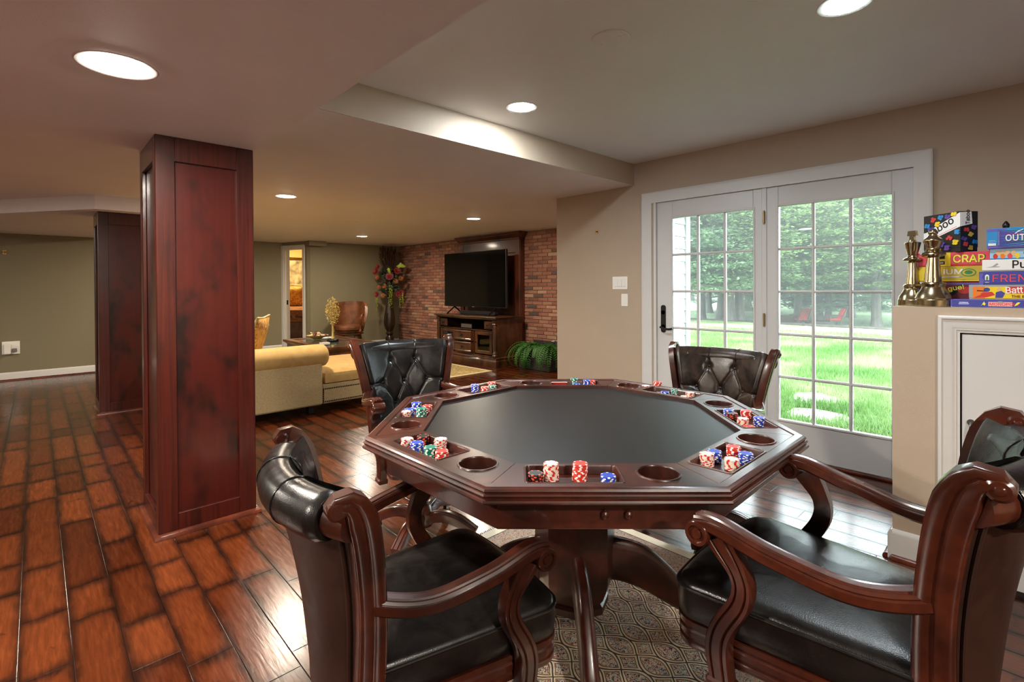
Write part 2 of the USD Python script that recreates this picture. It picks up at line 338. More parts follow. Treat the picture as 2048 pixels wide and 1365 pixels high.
# ceilings
ceil = thing('ceiling', 'tan painted basement ceiling with dropped soffits', kind=S)
m = MB(); m.box(-5, 6.1, 2.555, 10.75, ZL, 2.42); m.box(-5, .85, -2.6, 2.555, ZL, 2.42); m.box(3.3, 6.1, 10.7, 13.3, 2.45, 2.5)
obj('low_panel', m, 'paint_ceiling', ceil)
m = MB(); m.box(.85, DX + .2, -2.6, 2.6, ZH, 2.46); obj('raised_panel', m, 'paint_ceiling_cool', ceil)
m = MB(); m.box(.9, DX, 2.549, 2.555, ZL + .002, ZH); obj('beam_face', m, 'paint_tan', ceil)
m = MB(); m.extrude(Polygon([(.897, -2.6), (.897, 3.56), (.435, 3.56), (.42, 3.48), (-.115, 3.34), (-5, 2.06), (-5, -2.6)]), ZS, 2.40); obj('soffit', m, 'paint_ceiling', ceil)
m = MB(); m.extrude(Polygon([(.42, 6.335), (.897, 6.335), (.897, 9.95), (-2.0, 9.95), (-.262, 7.338)]), ZS, 2.40); obj('soffit', m, 'paint_ceiling', ceil)
m = MB(); m.box(3.86, 4.2, 9.78, 10.02, 2.10, ZL); obj('soffit_box', m, 'paint_olive', ceil)

# walls
def wall(name, paint, *boxes, label=None):
    m = MB()
    for b in boxes: m.box(*b)
    return obj(name, m, paint, None, smooth=False, label=label, kind=S)
wall('wall_left', 'paint_olive', (-5, 1.8, 9.9, 10.0, 0, 2.4), (1.7, 1.8, 9.9, 10.7, 0, 2.4), label='olive wall at the far left with a baseboard')
wall('wall_back', 'paint_olive', (1.8, 3.64, 10.63, 10.72, 0, 2.4), label='olive wall left of the bedroom doorway')
wall('wall_back_right', 'paint_olive', (3.88, 6.1, 10.0, 10.1, 0, 2.4), label='olive wall behind the brown barrel chair')
Y0, Y1, YM, ZT = .517, 2.326, 1.418, 2.018    # door opening
wall('wall_right', 'paint_tan', (DX, DX + .14, Y1 + .02, 3.488, 0, 2.45), (DX, DX + .14, -2.6, Y0 - .02, 0, 2.45), (DX, DX + .14, Y0 - .02, Y1 + .02, ZT + .02, 2.45), label='tan wall around the french doors')
wall('wall_return', 'paint_tan', (DX + .14, 6.2, 3.40, 3.488, 0, 2.45))
wall('wall_near', 'paint_tan', (-5, DX + .1, -2.7, -2.6, 0, 2.45)); wall('wall_outer', 'paint_olive', (-5.1, -5, -2.7, 10, 0, 2.45))
# bedroom walls beyond the angled doorway
wall('wall_bedroom', 'paint_warm', (3.2, 6.1, 13.0, 13.1, 0, 2.5), (3.2, 3.3, 10.72, 13.0, 0, 2.5), (6.0, 6.1, 10.1, 13.0, 0, 2.5))
# angled doorway
p0, p1 = A([3.64, 10.63]), A([3.88, 9.99]); ang = math.atan2(*(p1 - p0)[::-1]); LW = np.linalg.norm(p1 - p0)
M_ = RZ(ang, (*p0, 0))
m = MB(); m.box(0, .06, 0, .1, 0, 2.4); m.box(LW - .09, LW + .02, 0, .1, 0, 2.4); m.box(.06, LW - .09, 0, .1, 2.07, 2.4); m.move(M_); obj('wall_angled', m, 'paint_olive', None, False, kind=S, label='angled wall holding the narrow bedroom doorway')
d3 = thing('door_3', 'white cased narrow doorway into the lit bedroom', kind=S)
m = MB(); m.box(-.015, .06, -.018, .0, 0, 2.13, .004); m.box(LW - .10, LW - .03, -.018, 0, 0, 2.13, .004); m.box(.061, LW - .101, -.018, 0, 2.06, 2.13, .004); m.move(M_); obj('casing', m, 'white_trim', d3)
m = MB(); m.box(.058, .075, 0, .12, 0, 2.06); m.box(LW - .105, LW - .09, 0, .12, 0, 2.06); m.box(.075, LW - .105, 0, .12, 2.045, 2.06); m.move(M_); obj('jamb', m, 'white_trim', d3)
m = MB(); m.box(.075, .078, .04, .075, .93, 1.02); m.move(M_); obj('strike_plate', m, 'bronze', d3)

# brick wall
bw = thing('wall_brick', 'multicoloured red brick feature wall', kind=S)
m = MB(); m.box(5.968, 6.1, 3.49, 10.0, 0, 2.3); obj('mortar_bed', m, 'mortar', bw)
bricks = []; ch = .0605
for r in range(36):
    y = 4.7 - (r % 2) * .106 + .012 * rng.standard_normal()
    while y < 9.98:
        a, b = y + .0045, min(y + .208, 9.99); y += .2125
        if b - a < .03: continue
        z0 = r * ch + .005; z1 = min(z0 + .0512, ZL - .004)
        if a > 6.0 and b < 7.5 and z1 < 2.0: continue          # behind the wood mantel panel
        bricks.append((a, b, z0, z1, 5.96 - .004 * rng.random() - .002, rng.beta(2.2, 1.6)))
def brick(mb, a, b, z0, z1, x, t):
    e = .004
    v = [(5.975, a, z0), (5.975, b, z0), (5.975, b, z1), (5.975, a, z1), (x + e, a, z0), (x + e, b, z0), (x + e, b, z1), (x + e, a, z1), (x, a + e, z0 + e), (x, b - e, z0 + e), (x, b - e, z1 - e), (x, a + e, z1 - e)]
    f = [[8, 11, 10, 9]] + [[i + o, 4 + (i + 1) % 4 if o == 4 else (i + 1) % 4, 8 + (i + 1) % 4 if o == 4 else 4 + (i + 1) % 4, i + o + 4] for o in (0, 4) for i in range(4)]
    mb.add(v, [q[::-1] for q in f], t)
bricks.sort(key=lambda q: q[0] + 20 * (q[0] < 5.1))
for q in bricks[:300]:
    m = MB(); brick(m, *q); obj('brick', m, 'brick', bw)
m = MB()
for q in bricks[300:]: brick(m, *q)
obj('brick', m, 'brick', bw, kind='stuff')

# half wall with its small access door
wall('wall_half', 'paint_tan', (HALFX, HALFX + .1, -2.6, .468, 0, 1.172), (HALFX + .1, DX, .368, .468, 0, 1.172), (HALFX + .1, DX, -2.6, .368, 1.10, 1.172), label='tan half wall that carries the board games')
d2 = thing('door_2', 'small white access door with moulded casing in the half wall', kind=S)
cy, cz = .304, 1.137
prof = [(.0, .0), (.018, .0), (.024, .006), (.024, .012), (.018, .018), (.016, .045), (.012, .052), (.012, .060), (.008, .064), (.008, .072), (0, .072)]
def casing(mb, ya, yb, zt, x, prof, zb=0.0):
    """moulded casing on a wall x=const facing -x: left leg, head, right leg, mitred; ya > yb, outer edges"""
    R = []
    for (yy, zz, sy, sz) in ((ya, zb, -1, 0), (ya, zt, -1, -1), (yb, zt, 1, -1), (yb, zb, 1, 0)):
        R.append([(x - d, yy + sy * w, zz + sz * w) for d, w in prof])
    mb.loft(A(R)[::-1], cap=True)
m = MB(); casing(m, cy, -.75, cz, HALFX, prof); obj('casing', m, 'white_trim', d2)
m = MB(); m.box(HALFX - .004, HALFX + .02, -.68, cy - .078, .02, cz - .078, .002); obj('panel', m, 'white_door', d2)
m = MB(); m.box(HALFX - .0025, HALFX + .01, -.69, cy - .07, .0, cz - .07); obj('gap', m, 'dark_gap', d2)
hx = HALFX - .004; hy = .197
m = MB()
for z in (.684, .582):
    m.lathe([(0, 0), (.014, 0), (.014, .003), (.010, .005), (.006, .012), (0, .012)], 20, (hx, hy, z), 'x') if False else m.add(*(lambda t: (t.vertices * [1, 1, 1] + [hx - .004, hy, z], t.faces))(trimesh.creation.cylinder(.013, .008, sections=20, transform=trimesh.transformations.rotation_matrix(PI / 2, [0, 1, 0]))))
pp = spline([(hx - .003, hy, .684), (hx - .022, hy, .672), (hx - .026, hy, .633), (hx - .022, hy, .594), (hx - .003, hy, .582)], 22)
m.sweep(pp, circ(.0055, 10), (0, 1, 0), scale=np.interp(np.linspace(0, 1, 22), [0, .25, .5, .75, 1], [1, .8, 1.25, .8, 1])); obj('handle', m, 'steel_pull', d2, label='dull steel bow handle')
# baseboards
def base(name, pts, h=.115, t=.016, side=1, mat_='white_trim'):
    b = thing(name, kind=S); m, q = MB(), MB()
    for a, c in zip(pts[:-1], pts[1:]):
        a, c = A(a), A(c); d = (c - a) / np.linalg.norm(c - a); n = A([-d[1], d[0]]) * side
        for mb, prof_ in ((m, [(0, 0), (t, 0), (t, h - .02), (t - .006, h - .008), (.004, h), (0, h)]), (q, [(t, 0), (t + .02, 0), (t + .018, .010), (t + .010, .018), (t, .02)])):
            R = [[(*(e + n * u), z) for u, z in prof_] for e in (a, c)]
            mb.loft(A(R)[::side])
    obj('board', m, mat_, b); obj('shoe_moulding', q, 'shoe_wood', b, label='dark wood shoe moulding')
base('baseboard_left', [(1.7, 9.9), (-5, 9.9)]); base('baseboard_back', [(3.62, 10.63), (1.8, 10.63)]); base('baseboard_back_right', [(5.95, 10.0), (3.9, 10.0)])
base('baseboard_half_wall', [(HALFX, .318), (HALFX, .468 + .0)], side=1, h=.135); base('baseboard_half_wall_end', [(HALFX - .016, .468), (DX, .468)], side=1, h=.135)
base('baseboard_right', [(DX, 2.47), (DX, 3.488)], side=1)

# ------------------------------------------------------------------ french doors
d1 = thing('door_1', 'white pair of french doors with divided panes onto the lawn', kind=S)
cp = [(.0, .0), (.022, .0), (.026, .008), (.020, .02), (.016, .06), (.012, .075), (.010, .094), (0, .094)]
m = MB(); casing(m, 2.46, .442, 2.10, DX, cp); obj('casing', m, 'white_trim', d1)
m = MB(); m.box(DX - .008, DX + .14, Y1 - .002, Y1 + .02, 0, ZT + .02); m.box(DX - .008, DX + .14, Y0 - .02, Y0 + .002, 0, ZT + .02); m.box(DX - .008, DX + .14, Y0 + .002, Y1 - .002, ZT - .002, ZT + .02); obj('jamb', m, 'white_trim', d1)
m = MB(); m.box(DX - .01, DX + .16, Y0, Y1, 0, .016, .003); obj('threshold', m, 'shoe_wood', d1)
XF, XB = DX + .012, DX + .056
def leaf(name, ya, yb, ga, gb, label):
    """ya>yb outer edges, ga>gb glass edges; three by five panes"""
    zb, zt, g0, g1 = .02, ZT - .006, .281, 1.856
    m = MB(); m.box(XF, XB, ga, ya, zb, zt, .003); m.box(XF, XB, yb, gb, zb, zt, .003); m.box(XF, XB, gb, ga, zb, g0, .003); m.box(XF, XB, gb, ga, g1, zt, .003)
    lf = obj('leaf', m, 'white_door', d1, label=label)
    m = MB()                                                     # glazing bead
    for q in ((XF - .006, XF, ga - .0, ga + .014, g0 - .014, g1 + .014), (XF - .006, XF, gb - .014, gb, g0 - .014, g1 + .014), (XF - .006, XF, gb, ga, g0 - .014, g0), (XF - .006, XF, gb, ga, g1, g1 + .014)): m.box(*q, .003)
    obj('glazing_bead', m, 'white_door', d1)
    ys = np.linspace(gb, ga, 4); zs = np.linspace(g0, g1, 6); h = .0095
    for y in ys[1:-1]: m = MB(); m.box(XF + .004, XB - .006, y - h, y + h, g0, g1, .006); obj('muntin', m, 'white_door', d1)
    for z in zs[1:-1]: m = MB(); m.box(XF + .005, XB - .007, gb, ga, z - h, z + h, .006); obj('muntin', m, 'white_door', d1)
    for i in range(3):
        for j in range(5):
            m = MB(); m.box(XF + .020, XF + .0225, ys[i], ys[i + 1], zs[j], zs[j + 1]); obj('pane', m, 'pane_glass', d1)
leaf('leaf', Y1 - .003, YM + .012, 2.177, 1.505, 'left door leaf with black lever handle')
leaf('leaf', YM - .004, Y0 + .003, 1.326, .648, 'right door leaf, fixed')
m = MB(); m.box(XF - .008, XF + .002, YM - .012, YM + .022, .02, ZT - .004, .002); obj('astragal', m, 'white_door', d1)
for z in (1.784, 1.013, .25):
    m = MB(); m.box(XF - .016, XF - .006, YM - .004, YM + .012, z - .045, z + .045, .002); m.add(*(lambda t: (t.vertices + [XF - .016, YM + .004, z], t.faces))(trimesh.creation.cylinder(.006, .1, sections=12))); obj('hinge', m, 'hinge_brass', d1)
m = MB(); m.extrude(Polygon(rrect(.044, .24, .02, 6)), 0, .008); m.move(A([[0, 0, -1, XF], [-1, 0, 0, 2.262], [0, 1, 0, .985], [0, 0, 0, 1]])); obj('lock_plate', m, 'bronze', d1, label='dark bronze escutcheon plate')
m = MB(); m.sweep(spline([(XF - .006, 2.262, .91), (XF - .05, 2.262, .912), (XF - .058, 2.23, .905), (XF - .056, 2.18, .90), (XF - .052, 2.15, .908)], 20), circ(.009, 10), (0, 0, 1)); m.lathe([(0, .012), (.02, .012), (.022, 0), (0, 0)], 20, (XF - .008, 2.262, .912), 'x'); obj('lever_handle', m, 'bronze', d1)
m = MB(); m.lathe([(0, .02), (.012, .018), (.018, .0), (0, 0)], 20, (XF - .008, 2.262, 1.04), 'x'); obj('deadbolt', m, 'bronze', d1)
# ------------------------------------------------------------------ recessed ceiling lights
def can(x, y, z, r, kind, label):
    t = thing('ceiling_light', label, 'ceiling light', (x, y, z), group=None)
    m = MB(); m.lathe([(r, -.0010), (r * 1.2, -.0022), (r * 1.26, -.0018), (r * 1.27, -.0004), (r, -.0004)], 40); obj('trim_ring', m, 'white_trim' if kind != 'cool' else 'white_trim', t)
    m = MB(); m.lathe([(r * 1.0, -.0012), (r * .8, -.0034), (r * .5, -.0044), (r * .2, -.0048), (.0005, -.005)][::-1], 40); obj('lens', m, 'lamp_' + kind, t)
can(.213, 2.222, ZS, .095, 'warm', 'glowing warm recessed light in the soffit, nearest the front wood column')
can(2.194, 2.212, ZH, .078, 'cool', 'white recessed light in the raised ceiling beside the beam, centre of the photo')
can(2.332, .529, ZH, .078, 'cool_soft', 'white recessed light in the raised ceiling cut by the top edge of the photo')
can(1.828, 5.211, ZL, .085, 'warm_soft', 'recessed light just right of the front wood column above the sofa')
can(4.299, 5.269, ZL, .085, 'warm_soft', 'recessed light nearest the television wall')
can(4.261, 8.395, ZL, .085, 'warm_soft', 'recessed light furthest back, above the coffee table')
for x, y, z, k, w_ in ((1.9, 8.4, ZL, 'warm_soft', 'over the sofa seats'), (-1.6, 4.9, ZL, 'warm', 'left of the front column'), (-1.4, 1.4, ZS, 'warm', 'in the soffit left of the camera'), (.2, -1.4, ZS, 'warm', 'in the soffit behind the camera'), (-3.4, 6.5, ZL, 'warm', 'at the far left of the room')):
    can(x, y, z, .105, k, 'recessed light ' + w_)
can(4.6, 11.9, 2.449, .085, 'bedroom', 'recessed light in the bedroom ceiling')
# ------------------------------------------------------------------ wood-clad columns
def column(x0, x1, y0, y1, h, label):
    t = thing('wood_column', label, 'column', ((x0 + x1) / 2, (y0 + y1) / 2, 0), group=None)
    a, b = (x1 - x0) / 2, (y1 - y0) / 2; tk, sw, rw, rb = .02, .085, .125, .11
    m = MB(); m.box(-a + tk, a - tk, -b + tk, b - tk, 0, h); obj('panel', m, 'column_panel', t)
    for s in (-1, 1):
        for k in range(2):
            u0, u1 = ((-a, -a + sw), (a - sw, a))[k]
            m = MB(); m.box(u0, u1, s * b - (tk if s > 0 else 0), s * b + (tk if s < 0 else 0), .018, h, .003); obj('stile', m, 'column_wood', t)
            v0, v1 = ((-b + tk, -b + tk + sw * .6), (b - tk - sw * .6, b - tk))[k]
            m = MB(); m.box(s * a - (tk if s > 0 else 0), s * a + (tk if s < 0 else 0), v0, v1, .018, h, .003); obj('stile', m, 'column_wood', t)
        for z0, z1 in ((.018, rb), (h - rw, h)):
            m = MB(); m.box(-a + sw, a - sw, s * b - (tk if s > 0 else 0) * 1.0, s * b + (tk if s < 0 else 0), z0, z1, .002); obj('rail', m, 'column_wood', t)
            m = MB(); m.box(s * a - (tk if s > 0 else 0), s * a + (tk if s < 0 else 0), -b + tk + sw * .6, b - tk - sw * .6, z0, z1, .002); obj('rail', m, 'column_wood', t)
    m = MB(); R = []
    for d, z in ((.0, 0), (.022, 0), (.022, .006), (.018, .016), (.008, .022), (0, .024)):
        R.append([(a + d, -b - d, z), (a + d, b + d, z), (-a - d, b + d, z), (-a - d, -b - d, z)])
    m.loft(A(R)); obj('base_moulding', m, 'shoe_wood', t)
column(.438, .897, 3.065, 3.56, ZS, 'front dark red stained wood column with recessed panels, nearest the camera')
column(.452, .897, 6.505, 7.0, ZS, 'rear dark red stained wood column, further back beside the olive wall')

# ------------------------------------------------------------------ persian rug under the table
def carpet_pattern(name, field, line, cols, border, hx, hy, bw_):
    """woven ogee lattice of flower heads inside a patterned border with plain guard stripes"""
    n, L, c_ = {}, [], [0]
    def mth(kind, a, b=None, c=None):
        c_[0] += 1; k = f'k{c_[0]}'; v = {'math_type': kind}
        for i, q in ((1, a), (2, b), (3, c)):
            if isinstance(q, str): L.append((q, f'{k}.value{i}'))
            elif q is not None: v[f'value{i}'] = float(q)
        n[k] = ('math', v); return k + '.value'
    def mix(f, a, b):
        c_[0] += 1; k = f'x{c_[0]}'; v = {}
        for i, q in (('fac', f), ('a', a), ('b', b)):
            if isinstance(q, str): L.append((q, f'{k}.{i}'))
            else: v[i] = q
        n[k] = ('mix_color', v); return k + '.result'
    def ramp(f, stops):
        c_[0] += 1; k = f'r{c_[0]}'; n[k] = ('rgb_ramp', {'interpolate': False, 'ramp': stops}); L.append((f, k + '.fac')); return k + '.color'
    n['t'] = ('texture_coordinate', {}); n['sp'] = ('separate_xyz', {}); L.append(('t.object', 'sp.vector'))
    def noise(scale, dist, det=3.0):
        c_[0] += 1; k = f'n{c_[0]}'; n[k] = ('noise_texture', {'scale': scale, 'detail': det, 'roughness': .65, 'distortion': dist}); L.append(('t.object', k + '.vector')); return k + '.fac'
    wob = mth('multiply_add', noise(9.0, 0.0), .016, -.008)
    X, Y = mth('add', 'sp.x', wob), 'sp.y'
    a_, b_ = .092, .27
    s_ = mth('multiply', mth('sine', mth('multiply', Y, 2 * PI / b_)), a_ / 2)
    tri = lambda q: mth('absolute', mth('subtract', mth('floored_modulo', mth('add', q, a_ / 2), a_), a_ / 2))
    d = mth('minimum', tri(mth('subtract', X, s_)), tri(mth('add', X, s_)))             # distance to the lattice lines
    fl = ramp(noise(88.0, 1.2, 4.0), [(0, cols[0]), (.375, cols[1]), (.425, cols[2]), (.46, field), (.54, cols[3]), (.59, cols[4])])
    big = ramp(noise(7.0, 0.0, 1.0), [(0, cols[5]), (.48, field), (.56, cols[6])])
    inner = mix(mth('greater_than', d, .017), big, fl)
    inner = mix(mth('compare', d, .0135, .0018), inner, cols[4])
    lat = mix(mth('less_than', d, .0032), inner, line)
    lat = mix(mth('compare', d, .0058, .0022), lat, field)
    bf = ramp(noise(85.0, 2.4), [(0, cols[4]), (.42, cols[0]), (.455, border), (.50, cols[1]), (.53, border), (.57, cols[2])])
    e = mth('minimum', mth('subtract', hx, mth('absolute', 'sp.x')), mth('subtract', hy, mth('absolute', 'sp.y')))    # distance to the rug's edge
    o = mix(mth('less_than', e, bw_), lat, bf)
    for at, hw, c in ((bw_, .003, line), (bw_ - .016, .013, field), (bw_ - .032, .003, line), (.058, .003, line), (.03, .026, field)): o = mix(mth('compare', e, at, hw), o, c)
    n['wv'] = ('noise_texture', {'scale': 900.0, 'detail': 1.0}); n['b'] = ('bump', {'strength': .4, 'distance': .002}); L.extend([('t.object', 'wv.vector'), ('wv.fac', 'b.height'), ('b.normal', 'p.normal')])
    n['p'] = ('principled_bsdf', {'roughness': .95, 'sheen_weight': .15}); L.append((o, 'p.base_color'))
    mat(name, n, L)
RX, RY = .667, .745
carpet_pattern('rug_persian', lin((240, 226, 198)), lin((60, 48, 46)), [lin(q) for q in ((44, 48, 84), (140, 48, 56), (178, 108, 72), (126, 146, 158), (72, 50, 46), (226, 196, 146), (214, 172, 148))], lin((214, 202, 176)), RX, RY, .25)
t = thing('persian_rug', 'cream patterned persian rug with floral lattice under the poker table', 'rug', (1.568, 1.215, 0))
m = MB(); m.box(-RX, RX, -RY, RY, .0005, .010, .003); obj('pile', m, 'rug_persian', t)
m = MB()
for s in (-1, 1):
    for k in range(110):
        x = -RX + .004 + (2 * RX - .008) * k / 109; m.box(x - .002, x + .002, *sorted((s * (RY - .002), s * (RY + .02 + .006 * rng.random()))), .0008, .004)
obj('fringe', m, 'white_plastic', t, kind='stuff')

# ------------------------------------------------------------------ poker table
TC = A([1.491, 1.2265]); TR = math.radians(-156.8); ZT_ = .785
tb = thing('poker_table', 'octagonal dark wood poker table with chip trays and a charcoal playing surface', 'table', (*TC, 0), math.degrees(TR) )
AP = .775 * math.cos(PI / 8)
def octo(ap, z): R = ap / math.cos(PI / 8); return [(R * math.cos(k * PI / 4), R * math.sin(k * PI / 4), z) for k in range(8)]
def rail_M(k):                                            # local axes of rail k: u along the edge, v outwards
    a = (k + .5) * PI / 4; n = (math.cos(a), math.sin(a)); tt = (-n[1], n[0])
    return A([[tt[0], n[0], 0, 0], [tt[1], n[1], 0, 0], [0, 0, 1, 0], [0, 0, 0, 1]])
AI = .582 * math.cos(PI / 8); AO = AP - .035; tg = math.tan(PI / 8)
TU0, TU1, TV0, TV1 = -.195, .05, .557, .676; CU, CV, CR = .152, .612, .052
def flipx(M): return M
for k in range(8):
    M = rail_M(k); g = .0007
    poly = Polygon([(-AI * tg + g, AI), (AI * tg - g, AI), (AO * tg - g, AO), (-AO * tg + g, AO)])
    hole = sbox(TU0, TV0, TU1, TV1).buffer(-.008).buffer(.008, quad_segs=4); cup = Point(CU, CV).buffer(CR, quad_segs=12)
    m = MB(); m.extrude(poly.difference(hole).difference(cup), ZT_ - .026, ZT_)
    Mf = M.copy(); Mf[:, 0] *= -1                          # u runs counter-clockwise seen from above
    Mf = M
    m.move(Mf); obj('rail', m, 'table_wood', tb, smooth=20)
    m = MB(); c = ((TU0 + TU1) / 2, (TV0 + TV1) / 2); w, h = TU1 - TU0, TV1 - TV0
    R = [[(c[0] + x, c[1] + y, z) for x, y in rrect(w + 2 * e, h + 2 * e, .010)] for e, z in ((.004, ZT_ - .0005), (.003, ZT_ + .0022), (-.001, ZT_ + .0018), (-.003, ZT_ - .002), (-.006, ZT_ - .02), (-.010, ZT_ - .022))]
    m.loft(A(R), cap=False); R2 = A(R[-1]); m.add(np.vstack([R2, R2.mean(0)]), [[i, (i + 1) % len(R2), len(R2)] for i in range(len(R2))]); m.move(Mf); obj('chip_tray', m, 'table_wood', tb)
    m = MB(); m.lathe([(CR + .007, ZT_ - .0005), (CR + .005, ZT_ + .003), (CR + .001, ZT_ + .003), (CR - .002, ZT_ - .001), (CR - .004, ZT_ - .05), (.001, ZT_ - .05)], 40, (CU, CV, 0)); m.move(Mf); obj('cup_holder', m, 'table_wood', tb)
m = MB(); m.loft([octo(AI - .001, ZT_ - .012), octo(AI - .003, ZT_ - .0125), octo(AI - .02, ZT_ - .0125)], cap=False); R2 = A(octo(AI - .02, ZT_ - .0125)); m.add(np.vstack([R2, R2.mean(0)]), [[i, (i + 1) % 8, 8] for i in range(8)]); obj('playing_surface', m, 'table_felt', tb, label='charcoal woven leatherette playing surface')
pr_ = [(-.034, -.026), (-.034, .0), (-.031, .0028), (-.010, .0028), (-.003, -.001), (.0, -.006), (-.003, -.010), (.001, -.012), (.004, -.016), (.001, -.020), (-.001, -.023), (.005, -.026), (.007, -.031), (.004, -.036), (-.006, -.040), (-.030, -.042), (-.09, -.042), (-.09, -.026)]
m = MB(); m.loft([octo(AP + d, ZT_ + z) for d, z in pr_], cap=False, closed=True); obj('edge_moulding', m, 'table_wood', tb, smooth=25)
m = MB(); m.loft([octo(a, z) for a, z in ((.56, .655), (.646, .655), (.648, .658), (.648, .744), (.56, .744))], cap=False, closed=True); obj('apron', m, 'table_wood', tb, smooth=20)
m = MB(); m.loft([octo(.56, .735), octo(.30, .735)], cap=False); obj('under_top', m, 'table_wood', tb)
for uu in (-.03, .03):
    for k in (0, 4):
        m = MB(); m.lathe([(0, .013), (.005, .0125), (.0095, .009), (.011, .003), (.009, 0), (.012, -.002), (0, -.002)][::-1], 20); m.move(rail_M(k) @ A([[1, 0, 0, uu - .03 * 0 + .035], [0, 0, 1, .649], [0, 1, 0, .695], [0, 0, 0, 1]])); obj('knob', m, 'table_wood', tb)
# pedestal: turned neck over an eight-sided body on four scrolled feet
m = MB(); m.lathe([(.001, .735), (.15, .735), (.152, .70), (.130, .66), (.126, .60), (.130, .575), (.124, .566), (.132, .556), (.137, .545), (.132, .535), (.139, .526), (.143, .516), (.138, .505), (.120, .495)][::-1], 48); obj('pedestal_neck', m, 'table_wood', tb)
def ngon(r, z, n=8): return [(r * math.cos((k + .5) * 2 * PI / n), r * math.sin((k + .5) * 2 * PI / n), z) for k in range(n)]
m = MB(); m.loft([ngon(r, z) for r, z in ((.10, .50), (.146, .50), (.152, .47), (.152, .19), (.146, .165), (.130, .12), (.118, .105), (.128, .095), (.128, .07), (.05, .07))][::-1]); obj('pedestal_body', m, 'table_wood', tb, smooth=20)
for k in range(4):
    a = (2 * k + .5) * PI / 4 + 0.0
    path = spline([(.10, 0, .235), (.17, 0, .228), (.24, 0, .205), (.31, 0, .16), (.365, 0, .115), (.41, 0, .078), (.455, 0, .055)], 26)
    m = MB(); hh = np.interp(np.linspace(0, 1, 26), [0, .35, .7, 1], [2.2, 2.1, 1.55, .95])
    sec = rrect(.052, .115, .022, 5); m.sweep(path, sec, (0, 1, 0), scale=np.stack([hh * 0 + 1, hh * 0 + 1], 1)) if False else m.sweep(path, rrect(.056, .075, .022, 5), (0, 0, 1), scale=np.stack([np.ones(26), hh], 1))
    m.lathe([(0, -.030), (.028, -.030), (.036, -.022), (.036, .022), (.028, .030), (0, .030)], 24, (.462, 0, .048), 'y'); m.move(RZ(a)); obj('pedestal_foot', m, 'table_wood', tb)
# ------------------------------------------------------------------ poker chips, every chip a thing of its own
CHR, CHT = .0198, .0034
def chip(color, spot):
    t = path_for('chip_master_' + color)
    UsdGeom.Xform.Define(stage, t); stage.GetPrimAtPath(t).SetSpecifier(Sdf.SpecifierClass)
    m = MB(); m.lathe([(.001, 0), (CHR - .0006, 0), (CHR, .0005), (CHR, CHT - .0005), (CHR - .0006, CHT), (CHR - .004, CHT), (CHR - .0045, CHT - .0002), (.001, CHT - .0002)], 28); obj('disc', m, 'chip_' + color, t)
    m = MB()
    for k in range(6):
        a0 = k * PI / 3; m.lathe([(CHR - .0045, CHT + .0001), (CHR - .0005, CHT + .00012), (CHR + .00012, CHT - .0006), (CHR + .00012, .0006), (CHR - .0005, -.00006), (CHR - .0045, -.00005)][::-1], 3, a0=a0, a1=a0 + .34)
    obj('edge_spot', m, 'chip_' + spot, t, kind='stuff')
    return t
chips = {'red': chip('red', 'spot_white'), 'white': chip('white', 'spot_red'), 'blue': chip('blue', 'spot_white'), 'green': chip('green', 'spot_white'), 'black': chip('black', 'spot_coral')}
names_ = {'red': 'red and white', 'white': 'white and red', 'blue': 'blue and white', 'green': 'green and white', 'black': 'black and coral'}
TF = ZT_ - .0215
def ray_at(px, py, z):
    d = fw + ri * (px - 1024) / FPX - up * (py - CY) / FPX; k = (z - EYE[2]) / d[2]; return EYE + d * k
def pile(color, px, py, n, where, tall='', lean=0.0):
    """px,py: the stack's top centre as seen in the photograph; gives its place on the tray floor"""
    c = ray_at(px, py, TF + n * CHT)
    lab = f'{names_[color]} poker chip in the {where}'
    jx, jy = rng.standard_normal(2) * .0007
    for k in range(n):
        o = rng.standard_normal(2) * .0006
        dup(chips[color], 'poker_chip', (c[0] + o[0] + lean * k * .0008 * ri[0], c[1] + o[1] + lean * k * .0008 * ri[1], TF + .0004 + k * CHT), rng.random() * 360, lab, 'poker chip', f'chips of the {names_[color]} {where}')
N = lambda x, y: (1000 + x / 6.0235, 860 + y / 6.0235)
pile('black', *N(430, 522), 7, 'stack left in the nearest tray'); pile('white', *N(615, 402), 13, 'tall stack of the nearest tray')
pile('red', *N(955, 405), 13, 'tall stack mid nearest tray', lean=.35); pile('blue', *N(1300, 548), 6, 'low stack right in the nearest tray')
N = lambda x, y: (690 + x / 6.0235, 820 + y / 6.0235)
pile('white', *N(750, 345), 8, 'leftmost stack of the left front tray'); pile('black', *N(940, 315), 7, 'back stack of the left front tray'); pile('white', *N(1140, 350), 11, 'leaning stack of the left front tray', lean=.5)
pile('blue', *N(868, 392), 9, 'stack in the left front tray'); pile('green', *N(1030, 445), 9, 'stack in the left front tray'); pile('red', *N(1165, 492), 7, 'stack nearest the cup holder, left front tray')
N = lambda x, y: (700 + x / 6.0235, 740 + y / 6.0235)
pile('white', *N(670, 500), 6, 'front stack of the left rear tray'); pile('blue', *N(715, 472), 6, 'lower stack of the left rear tray'); pile('blue', *N(802, 397), 9, 'tall back stack, left rear tray'); pile('green', *N(858, 465), 10, 'stack of the left rear tray'); pile('red', *N(930, 430), 10, 'inner stack of the left rear tray')
pile('blue', *N(1505, 178), 10, 'left end stack, rear left tray'); pile('red', *N(1625, 205), 8, 'front stack, rear left tray'); pile('green', *N(1716, 192), 7, 'stack of the rear left tray'); pile('red', *N(1706, 150), 9, 'back stack, rear left tray'); pile('black', *N(1850, 185), 3, 'low right pile, rear left tray')
N = lambda x, y: (980 + x / 6.0235, 740 + y / 6.0235)
